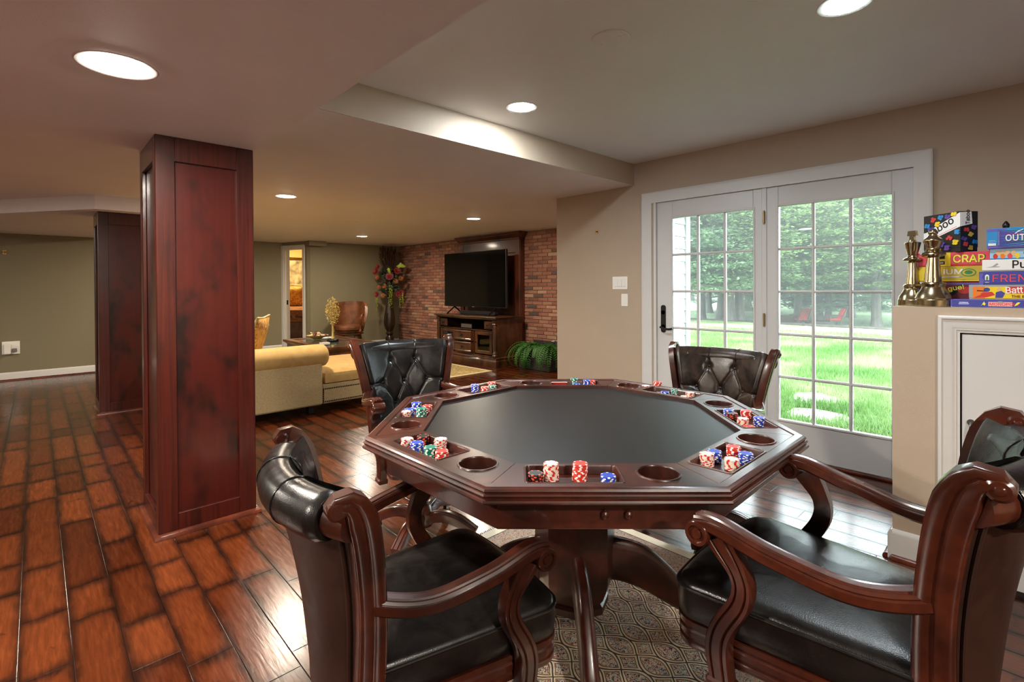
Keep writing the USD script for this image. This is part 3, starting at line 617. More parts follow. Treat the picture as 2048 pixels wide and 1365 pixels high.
pile('green', *N(1012, 105), 9, 'stack in the far tray'); pile('blue', *N(1042, 168), 4, 'low pile of the far tray'); pile('blue', *N(1168, 122), 8, 'taller stack of the far tray'); pile('red', *N(1222, 128), 7, 'right end stack, far tray')
N = lambda x, y: (1220 + x / 6.0235, 740 + y / 6.0235)
pile('white', *N(432, 190), 7, 'left end stack, rear right tray'); pile('red', *N(572, 148), 12, 'tallest stack of the rear right tray'); pile('blue', *N(666, 264), 4, 'low pile of the rear right tray'); pile('green', *N(786, 234), 7, 'stack of the rear right tray'); pile('white', *N(905, 318), 2, 'low pile of the rear right tray'); pile('white', *N(966, 272), 7, 'right end stack, rear right tray')
pile('blue', *N(1428, 482), 9, 'back stack of the right rear tray'); pile('black', *N(1475, 522), 8, 'stack of the right rear tray'); pile('white', *N(1600, 585), 8, 'stack of the right rear tray'); pile('red', *N(1638, 492), 9, 'outer stack of the right rear tray'); pile('red', *N(1680, 682), 2, 'low pile of the right rear tray'); pile('blue', *N(1797, 572), 9, 'front stack of the right rear tray')
N = lambda x, y: (1320 + x / 6.0235, 800 + y / 6.0235)
pile('white', *N(565, 648), 10, 'left stack, right front tray'); pile('blue', *N(655, 618), 9, 'left rear stack, right front tray'); pile('red', *N(885, 562), 9, 'back stack, right front tray'); pile('white', *N(868, 710), 9, 'front stack of the right front tray'); pile('blue', *N(1036, 642), 9, 'right stack, right front tray')
# a small clear card case lying in the far tray
c = ray_at(980 + 820 / 6.0235, 740 + 150 / 6.0235, TF + .015)
t = thing('card_case', 'small red and clear playing card case lying in the far tray', 'card case', (c[0], c[1], TF), 22 + 22.5)
plain('card_red', (150, 34, 36), .3); plain('card_clear', (206, 176, 168), .15)
m = MB(); m.box(-.012, .012, -.045, .045, .0005, .014, .002); obj('deck', m, 'card_red', t); m = MB(); m.box(-.013, .013, -.047, .047, .0145, .0165, .0008); obj('lid', m, 'card_clear', t)
# ------------------------------------------------------------------ swivel game chairs
SP = A([(-.218, .36), (-.219, .44), (-.219, .52), (-.221, .60), (-.227, .68), (-.237, .76), (-.250, .83), (-.265, .876), (-.282, .898), (-.301, .900), (-.314, .884)])
from scipy.interpolate import CubicSpline
_L = np.r_[0, np.cumsum(np.linalg.norm(np.diff(SP, axis=0), axis=1))]; _L /= _L[-1]; SPf = CubicSpline(_L, SP)
def prof_t(z):                                            # parameter where the rising part of the profile reaches height z
    ts = np.linspace(0, .80, 400); return ts[np.argmin(np.abs(SPf(ts)[:, 1] - z))]
def halfw(z): return .190 + .086 * np.clip((np.asarray(z) - .40) / .5, 0, 1.2) ** 1.4
def bulge(z): return .035 + .050 * np.clip((np.asarray(z) - .40) / .5, 0, 1.1)
def back_pt(t, s, off=0.0, inset=.03):
    """point on the curved back: t up the profile, s across (-1..1), off forwards along the profile's normal"""
    P = SPf(t); d = SPf(t, 1); nx, nz = d[..., 1], -d[..., 0]; l = np.hypot(nx, nz); nx, nz = nx / l, nz / l
    hw = halfw(P[..., 1]) - inset; b = bulge(P[..., 1]) * (1 - s ** 2)
    return np.stack([P[..., 0] - b + nx * off, s * hw, P[..., 1] + nz * off], -1)
BUT = [(-.30, .795), (.30, .795), (-.60, .685), (0, .685), (.60, .685), (-.30, .575), (.30, .575)]
SEG = [(a, b) for a in BUT for b in BUT if a < b and abs(a[1] - b[1]) > .05 and abs(a[1] - b[1]) < .15 and abs(a[0] - b[0]) < .35]
SEG += [((-.30, .795), (-.30, .93)), ((.30, .795), (.30, .93)), ((-.60, .685), (-1.05, .685)), ((.60, .685), (1.05, .685)), ((-.30, .575), (-.45, .47)), ((-.30, .575), (-.1, .47)), ((.30, .575), (.45, .47)), ((.30, .575), (.1, .47))]
def tuft(s, z):
    x = s * .215; d = np.full(x.shape, 9.0)
    for (s0, z0), (s1, z1) in SEG:
        ax, ay, bx, by = s0 * .215, z0, s1 * .215, z1; q = np.clip(((x - ax) * (bx - ax) + (z - ay) * (by - ay)) / ((bx - ax) ** 2 + (by - ay) ** 2), 0, 1)
        d = np.minimum(d, np.hypot(x - ax - q * (bx - ax), z - ay - q * (by - ay)))
    db = np.min([np.hypot(x - a * .215, z - b) for a, b in BUT], axis=0)
    return -.0055 * np.exp(-(d / .005) ** 2) - .0045 * np.exp(-d / .02) - .011 * np.exp(-(db / .018) ** 2)
def outline(y_f, y_b, x_f, x_b, r, n=6, bow=.02):
    """seat outline, counter-clockwise"""
    P = []
    for cx, cy, a0 in ((x_f - r, y_f - r, 0), (x_b + r, y_b - r, PI / 2), (x_b + r, -y_b + r, PI), (x_f - r, -y_f + r, 1.5 * PI)):
        for k in range(n + 1): a = a0 + PI / 2 * k / n; P.append((cx + r * math.cos(a), cy + r * math.sin(a)))
    P = A(P); Q = []
    for a, b in zip(P, np.roll(P, -1, 0)):
        k = max(1, int(np.linalg.norm(b - a) / .03))
        for i in range(k): Q.append(a + (b - a) * i / k)
    Q = A(Q); Q[:, 0] += bow * np.clip(1 - (Q[:, 1] / y_f) ** 2, 0, 1) * (Q[:, 0] > x_f - .05)
    return Q
def chair(label, x, y, yaw, dz, leather_='black_leather', base_rot=.5):
    t = thing('poker_chair', label, 'chair', (x, y, 0), yaw, 'swivel game chairs around the poker table' if False else None)
    zs = .521 + dz; D = (0, 0, dz)
    O = outline(.247, .205, .258, -.238, .045)
    def ring(inset, z, sc=None):
        c = A([.012, 0]); v = O - c; l = np.linalg.norm(v, axis=1, keepdims=True); q = c + v * (1 - inset / l)
        return np.c_[q, np.full(len(q), z)]
    m = MB(); m.loft([ring(.012, .418), ring(.002, .422), ring(-.002, .45), ring(-.001, .488), ring(.004, .498), ring(.012, .505), ring(.03, .511), ring(.06, .516), ring(.11, .521), ring(.16, .523)]); m.shift(D); obj('seat_cushion', m, leather_, t, smooth=60)
    m = MB(); m.sweep(ring(-.001, .492), circ(.0042, 8), closed=True); m.shift(D); obj('piping', m, leather_, t)
    m = MB(); m.loft([ring(.03, .352), ring(.006, .352), ring(.002, .357), ring(.002, .368), ring(.007, .371), ring(.007, .376), ring(.002, .379), ring(.002, .392), ring(.007, .396), ring(.007, .402), ring(.0, .405), ring(.0, .417), ring(.03, .417)]); m.shift(D); obj('seat_frame', m, 'chair_wood', t, smooth=30)
    # side posts of the back, fluted, ending in a scroll
    tt = np.linspace(0, 1, 34)
    for s in (-1, 1):
        P = SPf(tt); path = np.c_[P[:, 0], s * (halfw(P[:, 1]) - .004), P[:, 1]]
        sec = A([(-.017, -.027), (.010, -.027), (.015, -.023), (.017, -.016), (.017, -.003), (.013, .0), (.013, .004), (.016, .008), (.016, .022), (.012, .027), (-.017, .027)]) * (1, 1)
        sec = sec * [s, 1];  sec = sec if s > 0 else sec[::-1]
        d = SPf(tt, 1); nrm = np.c_[d[:, 1], np.zeros(34), -d[:, 0]]; nrm /= np.linalg.norm(nrm, axis=1, keepdims=True)
        m = MB(); m.sweep(path, sec[:, ::1], nrm, scale=np.stack([np.ones(34), np.interp(tt, [0, .5, .85, 1], [1.15, 1.1, 1.15, .6])], 1)); m.shift(D); obj('back_post', m, 'chair_wood', t, smooth=40)
        e = SPf(1.0); m = MB(); yy = s * (float(halfw(.89)) - .004)
        m.lathe([(0, -.019), (.014, -.019), (.019, -.015), (.019, .015), (.014, .019), (.008, .019), (.006, .023), (0, .024)], 20, (e[0] + .006, yy, e[1] + .006), 'y'); m.shift(D); obj('post_scroll', m, 'chair_wood', t)
    # tufted front of the back
    ns, nt = 90, 96
    sg, tg_ = np.meshgrid(np.linspace(-1, 1, ns), np.linspace(prof_t(.45), .90, nt), indexing='ij')
    zz = SPf(tg_)[..., 1]; edge = np.clip((1 - np.abs(sg)) / .12, 0, 1) ** .5
    vis = np.clip((.875 - zz) / .05, 0, 1)
    off = .006 + .026 * edge + np.where(tg_ < .80, tuft(sg, zz), tuft(sg, np.full_like(zz, .90)) * .9) * edge
    m = MB(); m.grid(back_pt(tg_, sg, off, .021), flip=True); m.shift(D); bc = obj('back_cushion', m, leather_, t, smooth=True)
    for s, z in BUT:
        q = back_pt(A(prof_t(z)), A(s), .013, .021); m = MB(); m.tm(trimesh.creation.icosphere(2, .0085)); m.v[0] = m.v[0] * [.6, 1, 1]; m.shift(q + A(D)); obj('button', m, leather_, bc)
    # leather back panel and welt, rolled top rail
    sg, tg_ = np.meshgrid(np.linspace(-1, 1, 30), np.linspace(prof_t(.37), .86, 40), indexing='ij')
    m = MB(); m.grid(back_pt(tg_, sg, -.026 - .010 * (1 - sg ** 2), .020)); m.shift(D); obj('back_panel', m, 'back_leather', t, smooth=True)
    for s in (-1, 1):
        tt2 = np.linspace(prof_t(.38), .80, 26); m = MB(); m.sweep(back_pt(tt2, np.full(26, s * .93), -.030, .02), circ(.005, 8), (0, 1, 0)); m.shift(D); obj('back_welt', m, 'back_leather', t)
    m = MB(); ss = np.linspace(-.80, .80, 33); tr = np.full(33, .845); C_ = back_pt(tr, ss, -.014, .0); rr = .049 * (1 - .12 * (np.abs(ss) > .76) - .08 * (np.abs(ss) > .79))
    m.sweep(C_, circ(1, 20), (0, 0, 1), scale=rr); m.shift(D); obj('top_roll', m, leather_, t)
    for s0 in (-.30, .30, -.79, .79):
        q = back_pt(A(.845), A(s0), -.014, 0.0); q2 = back_pt(A(.845), A(s0 + .02), -.014, 0.0); dirv = q2 - q; dirv /= np.linalg.norm(dirv)
        a = np.arange(24) * 2 * PI / 24; sd = np.cross(dirv, [0, 0, 1]); u2 = np.cross(sd, dirv); m = MB(); m.sweep(q + (.0492 if abs(s0) < .5 else .041) * (np.cos(a)[:, None] * sd + np.sin(a)[:, None] * u2), circ(.0026, 6), dirv, closed=True); m.shift(D); obj('roll_seam', m, leather_, t)
    for s in (-1, 1):
        ss = np.linspace(.80, .985, 6) * s; ss = ss if s > 0 else ss[::-1]; m = MB(); m.sweep(back_pt(np.full(6, .845), ss, -.014, .0), circ(1, 18), (0, 0, 1), scale=np.full(6, .034)); m.shift(D); obj('roll_cap', m, 'chair_wood', t)
    # arms with scrolled fronts on S-shaped supports
    for s in (-1, 1):
        path = spline([(-.226, s * .206, .655), (-.18, s * .224, .641), (-.105, s * .252, .634), (-.02, s * .270, .648), (.05, s * .277, .662), (.10, s * .279, .676), (.146, s * .279, .684), (.176, s * .279, .680)], 40)
        sec = A([(-.024, -.012), (-.018, -.018), (.018, -.018), (.024, -.012), (.024, .004), (.020, .007), (.022, .010), (.018, .015), (.010, .013), (.008, .017), (-.008, .017), (-.010, .013), (-.018, .015), (-.022, .010), (-.020, .007), (-.024, .004)])
        m = MB(); m.sweep(path, sec); m.shift(D); am = obj('armrest', m, 'chair_wood', t, smooth=40)
        cx, cz = .170, .658
        m = MB(); m.lathe([(0, -.026), (.010, -.026), (.012, -.022), (.017, -.022), (.019, -.027), (.025, -.027), (.028, -.022), (.028, .022), (.025, .027), (.019, .027), (.017, .022), (.012, .022), (.010, .026), (0, .026)], 26, (cx, s * .279, cz), 'y'); m.shift(D); obj('scroll', m, 'chair_wood', am)
        p2 = spline([(.128, s * .279, .660), (.098, s * .277, .615), (.082, s * .273, .575), (.088, s * .270, .53), (.112, s * .266, .485), (.134, s * .262, .44), (.142, s * .258, .395), (.138, s * .256, .352), (.134, s * .255, .318)], 34)
        sec = A([(-.024, -.016), (.024, -.016), (.024, .010), (.021, .015), (.014, .015), (.011, .011), (.008, .016), (-.008, .016), (-.011, .011), (-.014, .015), (-.021, .015), (-.024, .010)])
        sec = sec * [1, s]; sec = sec if s > 0 else sec[::-1]
        m = MB(); m.sweep(p2, sec, (0, 1, 0), scale=np.stack([np.interp(np.linspace(0, 1, 34), [0, .2, .5, .8, 1], [1.35, .85, .95, 1.1, 1.0]), np.ones(34)], 1)); m.shift(D); obj('arm_support', m, 'chair_wood', t, smooth=40)
        m = MB(); m.box(.105, .165, s * .255 - .022, s * .255 + .022, .312, .335, .005); m.shift(D); obj('support_foot', m, 'chair_wood', t)
    # threaded column, hub, four legs on casters
    m = MB(); m.box(-.10, .10, -.10, .10, .338 + dz, .352 + dz, .004); obj('seat_plate', m, 'bronze', t)
    pr2 = [(.001, .17), (.024, .17)]
    z = .175
    while z < .335 + dz: pr2 += [(.024, z), (.0205, z + .003), (.024, z + .006)]; z += .0075
    m = MB(); m.lathe(pr2 + [(.001, .34 + dz)], 20); obj('threaded_stem', m, 'black_plastic', t)
    m = MB(); m.lathe([(.001, .085), (.04, .085), (.05, .10), (.05, .15), (.042, .165), (.036, .185), (.03, .19), (.001, .19)], 28); obj('hub', m, 'chair_wood', t)
    for k in range(4):
        a = base_rot + k * PI / 2
        path = spline([(.035, 0, .128), (.10, 0, .145), (.17, 0, .138), (.23, 0, .112), (.275, 0, .088)], 20)
        sec = A([(-.024, -.026), (.024, -.026), (.027, .010), (.022, .022), (.014, .024), (.011, .021), (.008, .025), (-.008, .025), (-.011, .021), (-.014, .024), (-.022, .022), (-.027, .010)])
        m = MB(); m.sweep(path, sec, scale=np.stack([np.ones(20), np.interp(np.linspace(0, 1, 20), [0, .6, 1], [1, .95, .8])], 1)); m.move(RZ(a)); lg = obj('leg', m, 'chair_wood', t, smooth=40)
        m = MB(); m.lathe([(0, -.012), (.020, -.012), (.024, -.009), (.024, .009), (.020, .012), (0, .012)], 20, (.268, .0, .0345), 'y'); m.lathe([(.009, .05), (.009, .075), (.001, .075)][::-1], 12, (.25, 0, 0)); m.box(.246, .272, -.015, .015, .05, .060, .003)
        m.move(RZ(a)); obj('caster', m, 'black_plastic', lg)
        m = MB(); m.lathe([(.021, -.0135), (.0245, -.010), (.0245, -.008), (.021, -.0125)], 20, (.268, 0, .0345), 'y'); m.move(RZ(a)); obj('caster_ring', m, 'brass_dark', lg)
chair('black leather game chair in the left foreground, seen from behind', .747, 1.123, -8.8, -.03)
chair('tufted black leather game chair behind the table on the left, in front of the sofa', 1.395, 2.115, -101.6, .083, base_rot=.72)
chair('tufted brown black leather game chair in front of the french doors', 2.41, 1.172, 183.3, .03, 'brown_black_leather', base_rot=.35)
chair('black leather game chair in the right foreground, cut by the picture edge', 1.348, .343, 89.1, .07)
# ------------------------------------------------------------------ television end of the room
def simple(name, mb, mat_, label, cat, loc=(0, 0, 0), rotz=0, group=None, smooth=35):
    p = obj(name, mb, mat_, None, smooth, label, cat, group)
    x = UsdGeom.Xformable(stage.GetPrimAtPath(p)); x.AddTranslateOp().Set(Gf.Vec3d(*map(float, loc)))
    if rotz: x.AddRotateZOp().Set(float(rotz))
    return p
# tall wood mantel panel on the brick wall
t = thing('wood_panel', 'tall dark wood panel with crown moulding on the brick wall behind the television', 'wall panel', (5.95, 6.75, 0))
m = MB(); m.box(-.10, .0, -.80, .80, 0.0, ZL - .07, .004); obj('field', m, 'mantel_wood', t)
for s in (-1, 1): m = MB(); m.box(-.125, -.0995, s * .80 - (.10 if s > 0 else 0), s * .80 + (.10 if s < 0 else 0), 0, ZL - .12, .006); obj('stile', m, 'mantel_wood', t)
m = MB(); m.box(-.125, -.0995, -.699, .699, ZL - .35, ZL - .12, .005); obj('frieze', m, 'mantel_wood', t)
m = MB(); R = []
for d, z in ((.0, -.13), (.012, -.125), (.016, -.10), (.035, -.075), (.055, -.05), (.06, -.03), (.075, -.02), (.075, -.002), (0, -.002)): R.append([(-.10 - d - .025, -.80 - d, ZL + z), (-.10 - d - .025, .80 + d, ZL + z), (-.0, .80 + d, ZL + z), (0, -.80 - d, ZL + z)])
m.loft(A(R)[:, ::-1]); obj('crown_moulding', m, 'mantel_wood', t, smooth=25)
# media console
CX, CYC = 5.52, 6.66
t = thing('media_console', 'carved dark wood media console with glass doors and drawers under the television', 'media console', (CX, CYC, 0))
w, hgt, dp = .79, .795, .29
def bow(y): return .05 * np.clip(1 - (np.asarray(y) / .42) ** 2, 0, 1)          # the middle swells forwards
def bowring(x_off, half, z, back=dp):
    ys = np.linspace(-half, half, 41); f = np.c_[-dp - x_off - bow(ys), ys, np.full(41, z)]
    return np.vstack([f, [(back, half, z), (back, -half, z)]])
m = MB(); m.loft([bowring(o, w + q, z)[::-1] for o, q, z in ((.02, .02, 0), (.035, .035, .0), (.035, .035, .09), (.028, .028, .10), (.02, .02, .12), (.03, .03, .135), (.012, .012, .15), (0, 0, .155))]); obj('plinth', m, 'console_wood', t, smooth=30)
m = MB(); m.loft([bowring(o, w + q, z)[::-1] for o, q, z in ((0, 0, hgt - .055), (.012, .012, hgt - .045), (.02, .02, hgt - .03), (.04, .04, hgt - .024), (.045, .045, hgt - .012), (.04, .04, hgt), (-.02, 0, hgt))]); obj('worktop', m, 'console_wood', t, smooth=30)
m = MB(); m.box(-dp + .02, dp, -w, -w + .02, .155, hgt - .055); m.box(-dp + .02, dp, w - .02, w, .155, hgt - .055); m.box(dp - .02, dp, -w + .02, w - .02, .155, hgt - .055); m.box(-dp - .02, dp - .02, -w + .02, w - .02, .155, .17); m.box(-dp + .0, dp - .02, -w + .02, w - .02, .555, .57); m.box(-dp + .01, dp - .02, -.24, -.22, .17, .555); m.box(-dp + .01, dp - .02, .22, .24, .17, .555); obj('carcass', m, 'console_wood', t)
for s in (-1, 1):
    y = s * (w - .035)
    m = MB(); m.lathe([(.001, .155), (.042, .16), (.045, .185), (.034, .20), (.042, .215), (.034, .235), (.032, .26), (.036, .40), (.036, .62), (.030, .66), (.042, .675), (.034, .69), (.042, .71), (.044, .735), (.001, .74)], 16, (-dp + .005, y, 0)); obj('column', m, 'console_wood', t)
    # side drawers at the top
    a, b = sorted((s * .50, s * .70)); m = MB(); m.box(-dp - .004, -dp + .02, a, b, .59, .72, .008); m.box(-dp - .012, -dp - .003, a + .025, b - .025, .612, .70, .008); dr = obj('drawer', m, 'console_wood', t)
    m = MB(); m.lathe([(0, -.03), (.012, -.028), (.014, -.02), (.006, -.012), (.008, 0), (0, 0)], 14, (-dp - .012, (a + b) / 2, .655), 'x'); obj('knob', m, 'bronze', dr)
    # glazed doors
    a, b = sorted((s * .27, s * .69)); m = MB()
    for q in ((a, a + .06, .185, .545), (b - .06, b, .185, .545), (a + .06, b - .06, .185, .24), (a + .06, b - .06, .49, .545)): m.box(-dp - .006, -dp + .016, *q, .006)
    dr = obj('door', m, 'console_wood', t)
    m = MB(); m.box(-dp + .004, -dp + .008, a + .058, b - .058, .238, .492); obj('pane', m, 'cabinet_glass', dr)
    m = MB()
    for zz in np.linspace(.30, .43, 2): m.box(-dp - .002, -dp + .004, a + .06, b - .06, zz - .004, zz + .004)
    m.box(-dp - .002, -dp + .004, (a + b) / 2 - .004, (a + b) / 2 + .004, .24, .49); obj('glazing_bars', m, 'console_wood', dr) if s > 0 else None
    m = MB(); m.lathe([(0, -.03), (.011, -.028), (.013, -.02), (.006, -.012), (.008, 0), (0, 0)], 14, (-dp - .006, s * .30, .37), 'x'); obj('knob', m, 'bronze', dr)
for z0, z1 in ((.18, .355), (.375, .545)):
    ys = np.linspace(-.215, .215, 21); m = MB(); R = []
    for o, zz in ((0, z0), (.012, z0 + .012), (.012, z0 + .03), (.004, z0 + .04), (.008, z0 + .05), (.008, z1 - .05), (.004, z1 - .04), (.012, z1 - .03), (.012, z1 - .012), (0, z1)): R.append(np.vstack([np.c_[-dp - .004 - o - bow(ys), ys, np.full(21, zz)], [(-dp + .03, .215, zz), (-dp + .03, -.215, zz)]])[::-1])
    m.loft(R); dr = obj('drawer', m, 'console_wood', t, smooth=25)
    zc = (z0 + z1) / 2; m = MB(); m.sweep(spline([(-dp - .066, -.03, zc + .008), (-dp - .085, -.02, zc - .012), (-dp - .088, 0, zc - .02), (-dp - .085, .02, zc - .012), (-dp - .066, .03, zc + .008)], 16), circ(.005, 8), (0, 0, 1)); m.lathe([(0, -.012), (.018, -.01), (.02, 0), (0, 0)], 14, (-dp - .060, 0, zc + .008), 'x'); obj('pull', m, 'bronze', dr)
t = thing('cable_box', 'small silver black media player in the open shelf of the console', 'media player', (CX - .12, CYC + .02, .5705))
m = MB(); m.box(-.12, .12, -.15, .15, 0, .085, .004); obj('body', m, 'black_plastic', t)
plain('grey_face', (110, 108, 106), .4); m = MB(); m.box(-.124, -.120, -.14, .14, .012, .075, .002); obj('front_panel', m, 'grey_face', t)
# television on its two splayed feet
TX = 5.50
t = thing('television', 'large black flat screen television standing on the media console', 'television', (TX, 6.74, hgt + .0005))
m = MB(); m.box(-.02, .03, -.835, .835, .125, 1.085, .006); obj('housing', m, 'black_plastic', t)
m = MB(); m.box(-.0225, -.0195, -.827, .827, .140, 1.078); obj('screen', m, 'black_gloss', t)
m = MB(); m.box(-.023, -.0195, -.03, .03, .1275, .136); obj('badge', m, 'grey_face', t)
for s in (-1, 1):
    m = MB()
    for d in (-1, 1): m.sweep([(0.0, s * .56, .125), (d * .02, s * .56 + d * .0, .11), (d * .16, s * (.56) + d * .0, .006), (d * .17, s * .56, .0045)], rrect(.025, .008, .003, 2), (0, 1, 0))
    obj('foot', m, 'black_plastic', t)
t = thing('sound_bar', 'black sound bar lying under the television', 'sound bar', (TX - .02, 6.60, hgt + .0005))
m = MB(); m.box(-.05, .05, -.46, .46, 0, .065, .015); obj('cabinet', m, 'black_plastic', t); m = MB(); m.box(-.052, -.049, -.45, .45, .008, .057); obj('grille', m, 'dark_void', t)

# planter with fern
PX, PY = 5.66, 5.30
t = thing('planter_box', 'dark wooden trough planter on the floor by the brick wall', 'planter', (PX, PY, 0))
noisy('dark_slate_wood', [(.3, (34, 28, 26)), (.7, (58, 50, 46))], (4, 12, 30), .7, bump=.3, bscale=60)
m = MB(); m.box(-.17, .15, -.30, .32, .0, .30, .006); obj('trough', m, 'dark_slate_wood', t)
for k in range(3): m = MB(); m.box(.150, .166, -.30 + .207 * k, -.30 + .207 * k + .203, .02, .415, .004); obj('back_board', m, 'dark_slate_wood', t)
m = MB(); m.sweep(spline([(0, -.30, .25), (0, -.335, .36), (0, -.30, .44), (0, -.25, .40)], 16), circ(.012, 8), (1, 0, 0)); obj('handle', m, 'dark_slate_wood', t)
mat('fern_leaf', {'i': ('geometry', {}), 'r': ('rgb_ramp', {'ramp': [(0, lin((60, 110, 40))), (.6, lin((104, 160, 66))), (1, lin((170, 200, 110)))]}), 'p': ('principled_bsdf', {'roughness': .5}), 't': ('translucent_bsdf', {'color': lin((70, 130, 40))}), 'm': ('mix_closure', {'fac': .25})}, [('i.random_per_island', 'r.fac'), ('r.color', 'p.base_color'), ('p.BSDF', 'm.closure1'), ('t.BSDF', 'm.closure2')], 'm.closure')
fr = thing('fern', 'green fern hanging over the front of the dark planter', 'fern', (PX, PY, .28))
r2 = np.random.default_rng(3)
for k in range(64):
    y0 = -.27 + .56 * r2.random(); x0 = -.12 + .14 * r2.random(); a = PI + r2.normal(0, .7); L = .16 + .18 * r2.random(); drop = .06 + .30 * r2.random() ** .8
    if k % 7 == 0: a = -PI / 2 + r2.normal(0, .4)
    path = spline([(x0, y0, 0), (x0 + .35 * L * math.cos(a), y0 + .35 * L * math.sin(a), .08 + .05 * r2.random()), (x0 + .75 * L * math.cos(a), y0 + .75 * L * math.sin(a), .06), (x0 + L * math.cos(a), y0 + L * math.sin(a), .08 - drop)], 18)
    path[:, 2] = np.maximum(path[:, 2], -.262)
    m = MB(); d = np.gradient(path, axis=0); d /= np.linalg.norm(d, axis=1, keepdims=True)
    for i in range(1, 18):
        ll = .06 * (1 - (i / 18) ** 2 * .75)
        for s in (-1, 1):
            sd = np.cross(d[i], [0, 0, 1]); sd = sd / (np.linalg.norm(sd) + 1e-6) * s; tip = path[i] + sd * ll + d[i] * ll * .45 + A([0, 0, -.008]); wv = d[i] * .011
            mid = (path[i] + tip) / 2; m.add([path[i], mid - wv + [0, 0, .004], tip, mid + wv + [0, 0, .004]], [[0, 1, 2], [0, 2, 3]])
    m.sweep(path, circ(.0018, 4), (0, .3, 1)); obj('frond', m, 'fern_leaf', fr, smooth=False)

# corner vase with tall flower arrangement
VX, VY = 5.47, 9.56
noisy('vase_bronze', [(.3, (26, 18, 13)), (.7, (50, 35, 24))], (14, 14, 14), .3)
m = MB(); m.lathe([(.001, 0), (.13, 0), (.135, .02), (.11, .05), (.08, .10), (.09, .15), (.085, .20), (.06, .235), (.055, .25), (.075, .27), (.08, .30), (.06, .325), (.065, .345), (.095, .40), (.118, .48), (.122, .55), (.11, .66), (.088, .80), (.068, .95), (.062, 1.08), (.075, 1.16), (.095, 1.20), (.088, 1.20), (.055, 1.1), (.001, 1.1)], 40)
simple('floor_vase', m, 'vase_bronze', 'tall dark bronze baluster floor vase in the corner by the brick wall', 'vase', (VX, VY, 0))
fa = thing('flower_arrangement', 'tall arrangement of red flowers, dark grasses and hanging green amaranth in the floor vase', 'flowers', (VX, VY, 1.10))
plain('petal_red', (112, 24, 24), .6); plain('petal_orange', (136, 76, 32), .6); plain('leaf_lime', (138, 156, 44), .5); plain('leaf_dark', (38, 40, 22), .6); plain('grass_brown', (62, 36, 24), .8)
r3 = np.random.default_rng(11)
def stem_to(p): return spline([(0, 0, .0), (p[0] * .3, p[1] * .3, p[2] * .5), tuple(p)], 10)
def flower(p, r, mat_, n=14):
    m = MB(); nrm = A(p) * [1, 1, .2] + [-.25, -.30, .1]; nrm /= np.linalg.norm(nrm); sd = np.cross(nrm, [0, 0, 1.0]); sd /= np.linalg.norm(sd); u2 = np.cross(sd, nrm)
    for ring_, (rr, li) in enumerate(((r, .15), (r * .7, .5), (r * .4, .9))):
        for k in range(n - 3 * ring_):
            a = 2 * PI * (k + .5 * ring_) / (n - 3 * ring_); q = math.cos(a) * sd + math.sin(a) * u2; w_ = np.cross(nrm, q) * rr * .26
            m.add([A(p), A(p) + q * rr * .55 + w_ + nrm * rr * li * .5, A(p) + q * rr + nrm * rr * li, A(p) + q * rr * .55 - w_ + nrm * rr * li * .5], [[0, 1, 2], [0, 2, 3]])
    obj('flower', m, mat_, fa, smooth=False)
for p, r, c in (((-.06, -.12, .40), .095, 'red'), ((.10, -.16, .52), .09, 'red'), ((-.26, .10, .50), .08, 'red'), ((-.24, .06, .60), .07, 'red'), ((-.02, -.02, .72), .05, 'orange'), ((.16, -.2, .36), .06, 'orange'), ((-.24, .08, .38), .06, 'orange'), ((-.20, .06, .18), .055, 'orange'), ((-.12, .0, .20), .06, 'orange'), ((-.24, .10, .02), .075, 'red'), ((-.14, .02, .0), .055, 'orange'), ((.16, -.22, .06), .07, 'red'), ((.10, -.2, .02), .07, 'red'), ((.06, -.16, .30), .06, 'orange')): flower(p, r, 'petal_' + c)
def leaf_(p0, p1, w_, mat_, name='leaf'):
    p0, p1 = A(p0), A(p1); d = p1 - p0; sd = np.cross(d, [-.7, -.7, .1]); sd = sd / np.linalg.norm(sd) * w_; mid = p0 + d * .45 + [-.02, -.02, .03]
    m = MB(); m.add([p0, p0 + d * .25 + sd * .8, mid + sd, p0 + d * .75 + sd * .6, p1, p0 + d * .75 - sd * .6, mid - sd, p0 + d * .25 - sd * .8, mid + [-.012, -.012, 0]], [[0, 1, 8], [1, 2, 8], [2, 3, 8], [3, 4, 8], [4, 5, 8], [5, 6, 8], [6, 7, 8], [7, 0, 8]]); obj(name, m, mat_, fa, smooth=True)
leaf_((-.05, -.02, .62), (-.16, .06, .90), .05, 'leaf_lime'); leaf_((.10, -.12, .62), (.26, -.26, .62), .055, 'leaf_lime'); leaf_((-.04, -.1, .46), (-.08, -.08, .62), .035, 'leaf_lime'); leaf_((.1, -.15, .48), (.26, -.28, .44), .02, 'leaf_dark')
for k in range(110): a, l, z = r3.random() * 2 * PI, .06 + .20 * r3.random(), r3.random() * .55; p = A([l * math.cos(a), l * math.sin(a), z + .08]); leaf_(p * [.4, .4, 1] - [0, 0, .06], p + [0, 0, r3.normal(0, .05)], .025 + .02 * r3.random(), 'leaf_dark')
m = MB()
for k in range(240):
    a, l, z = r3.random() * 2 * PI, .20 * r3.random() ** .6, .75 + .30 * r3.random(); m.sweep(stem_to((l * math.cos(a) - .03, l * math.sin(a) - .0, min(z, 1.06))), circ(.0035, 3), (1, .3, 0), scale=np.linspace(1, 2.2, 10))
obj('grasses', m, 'grass_brown', fa, kind='stuff', smooth=False)
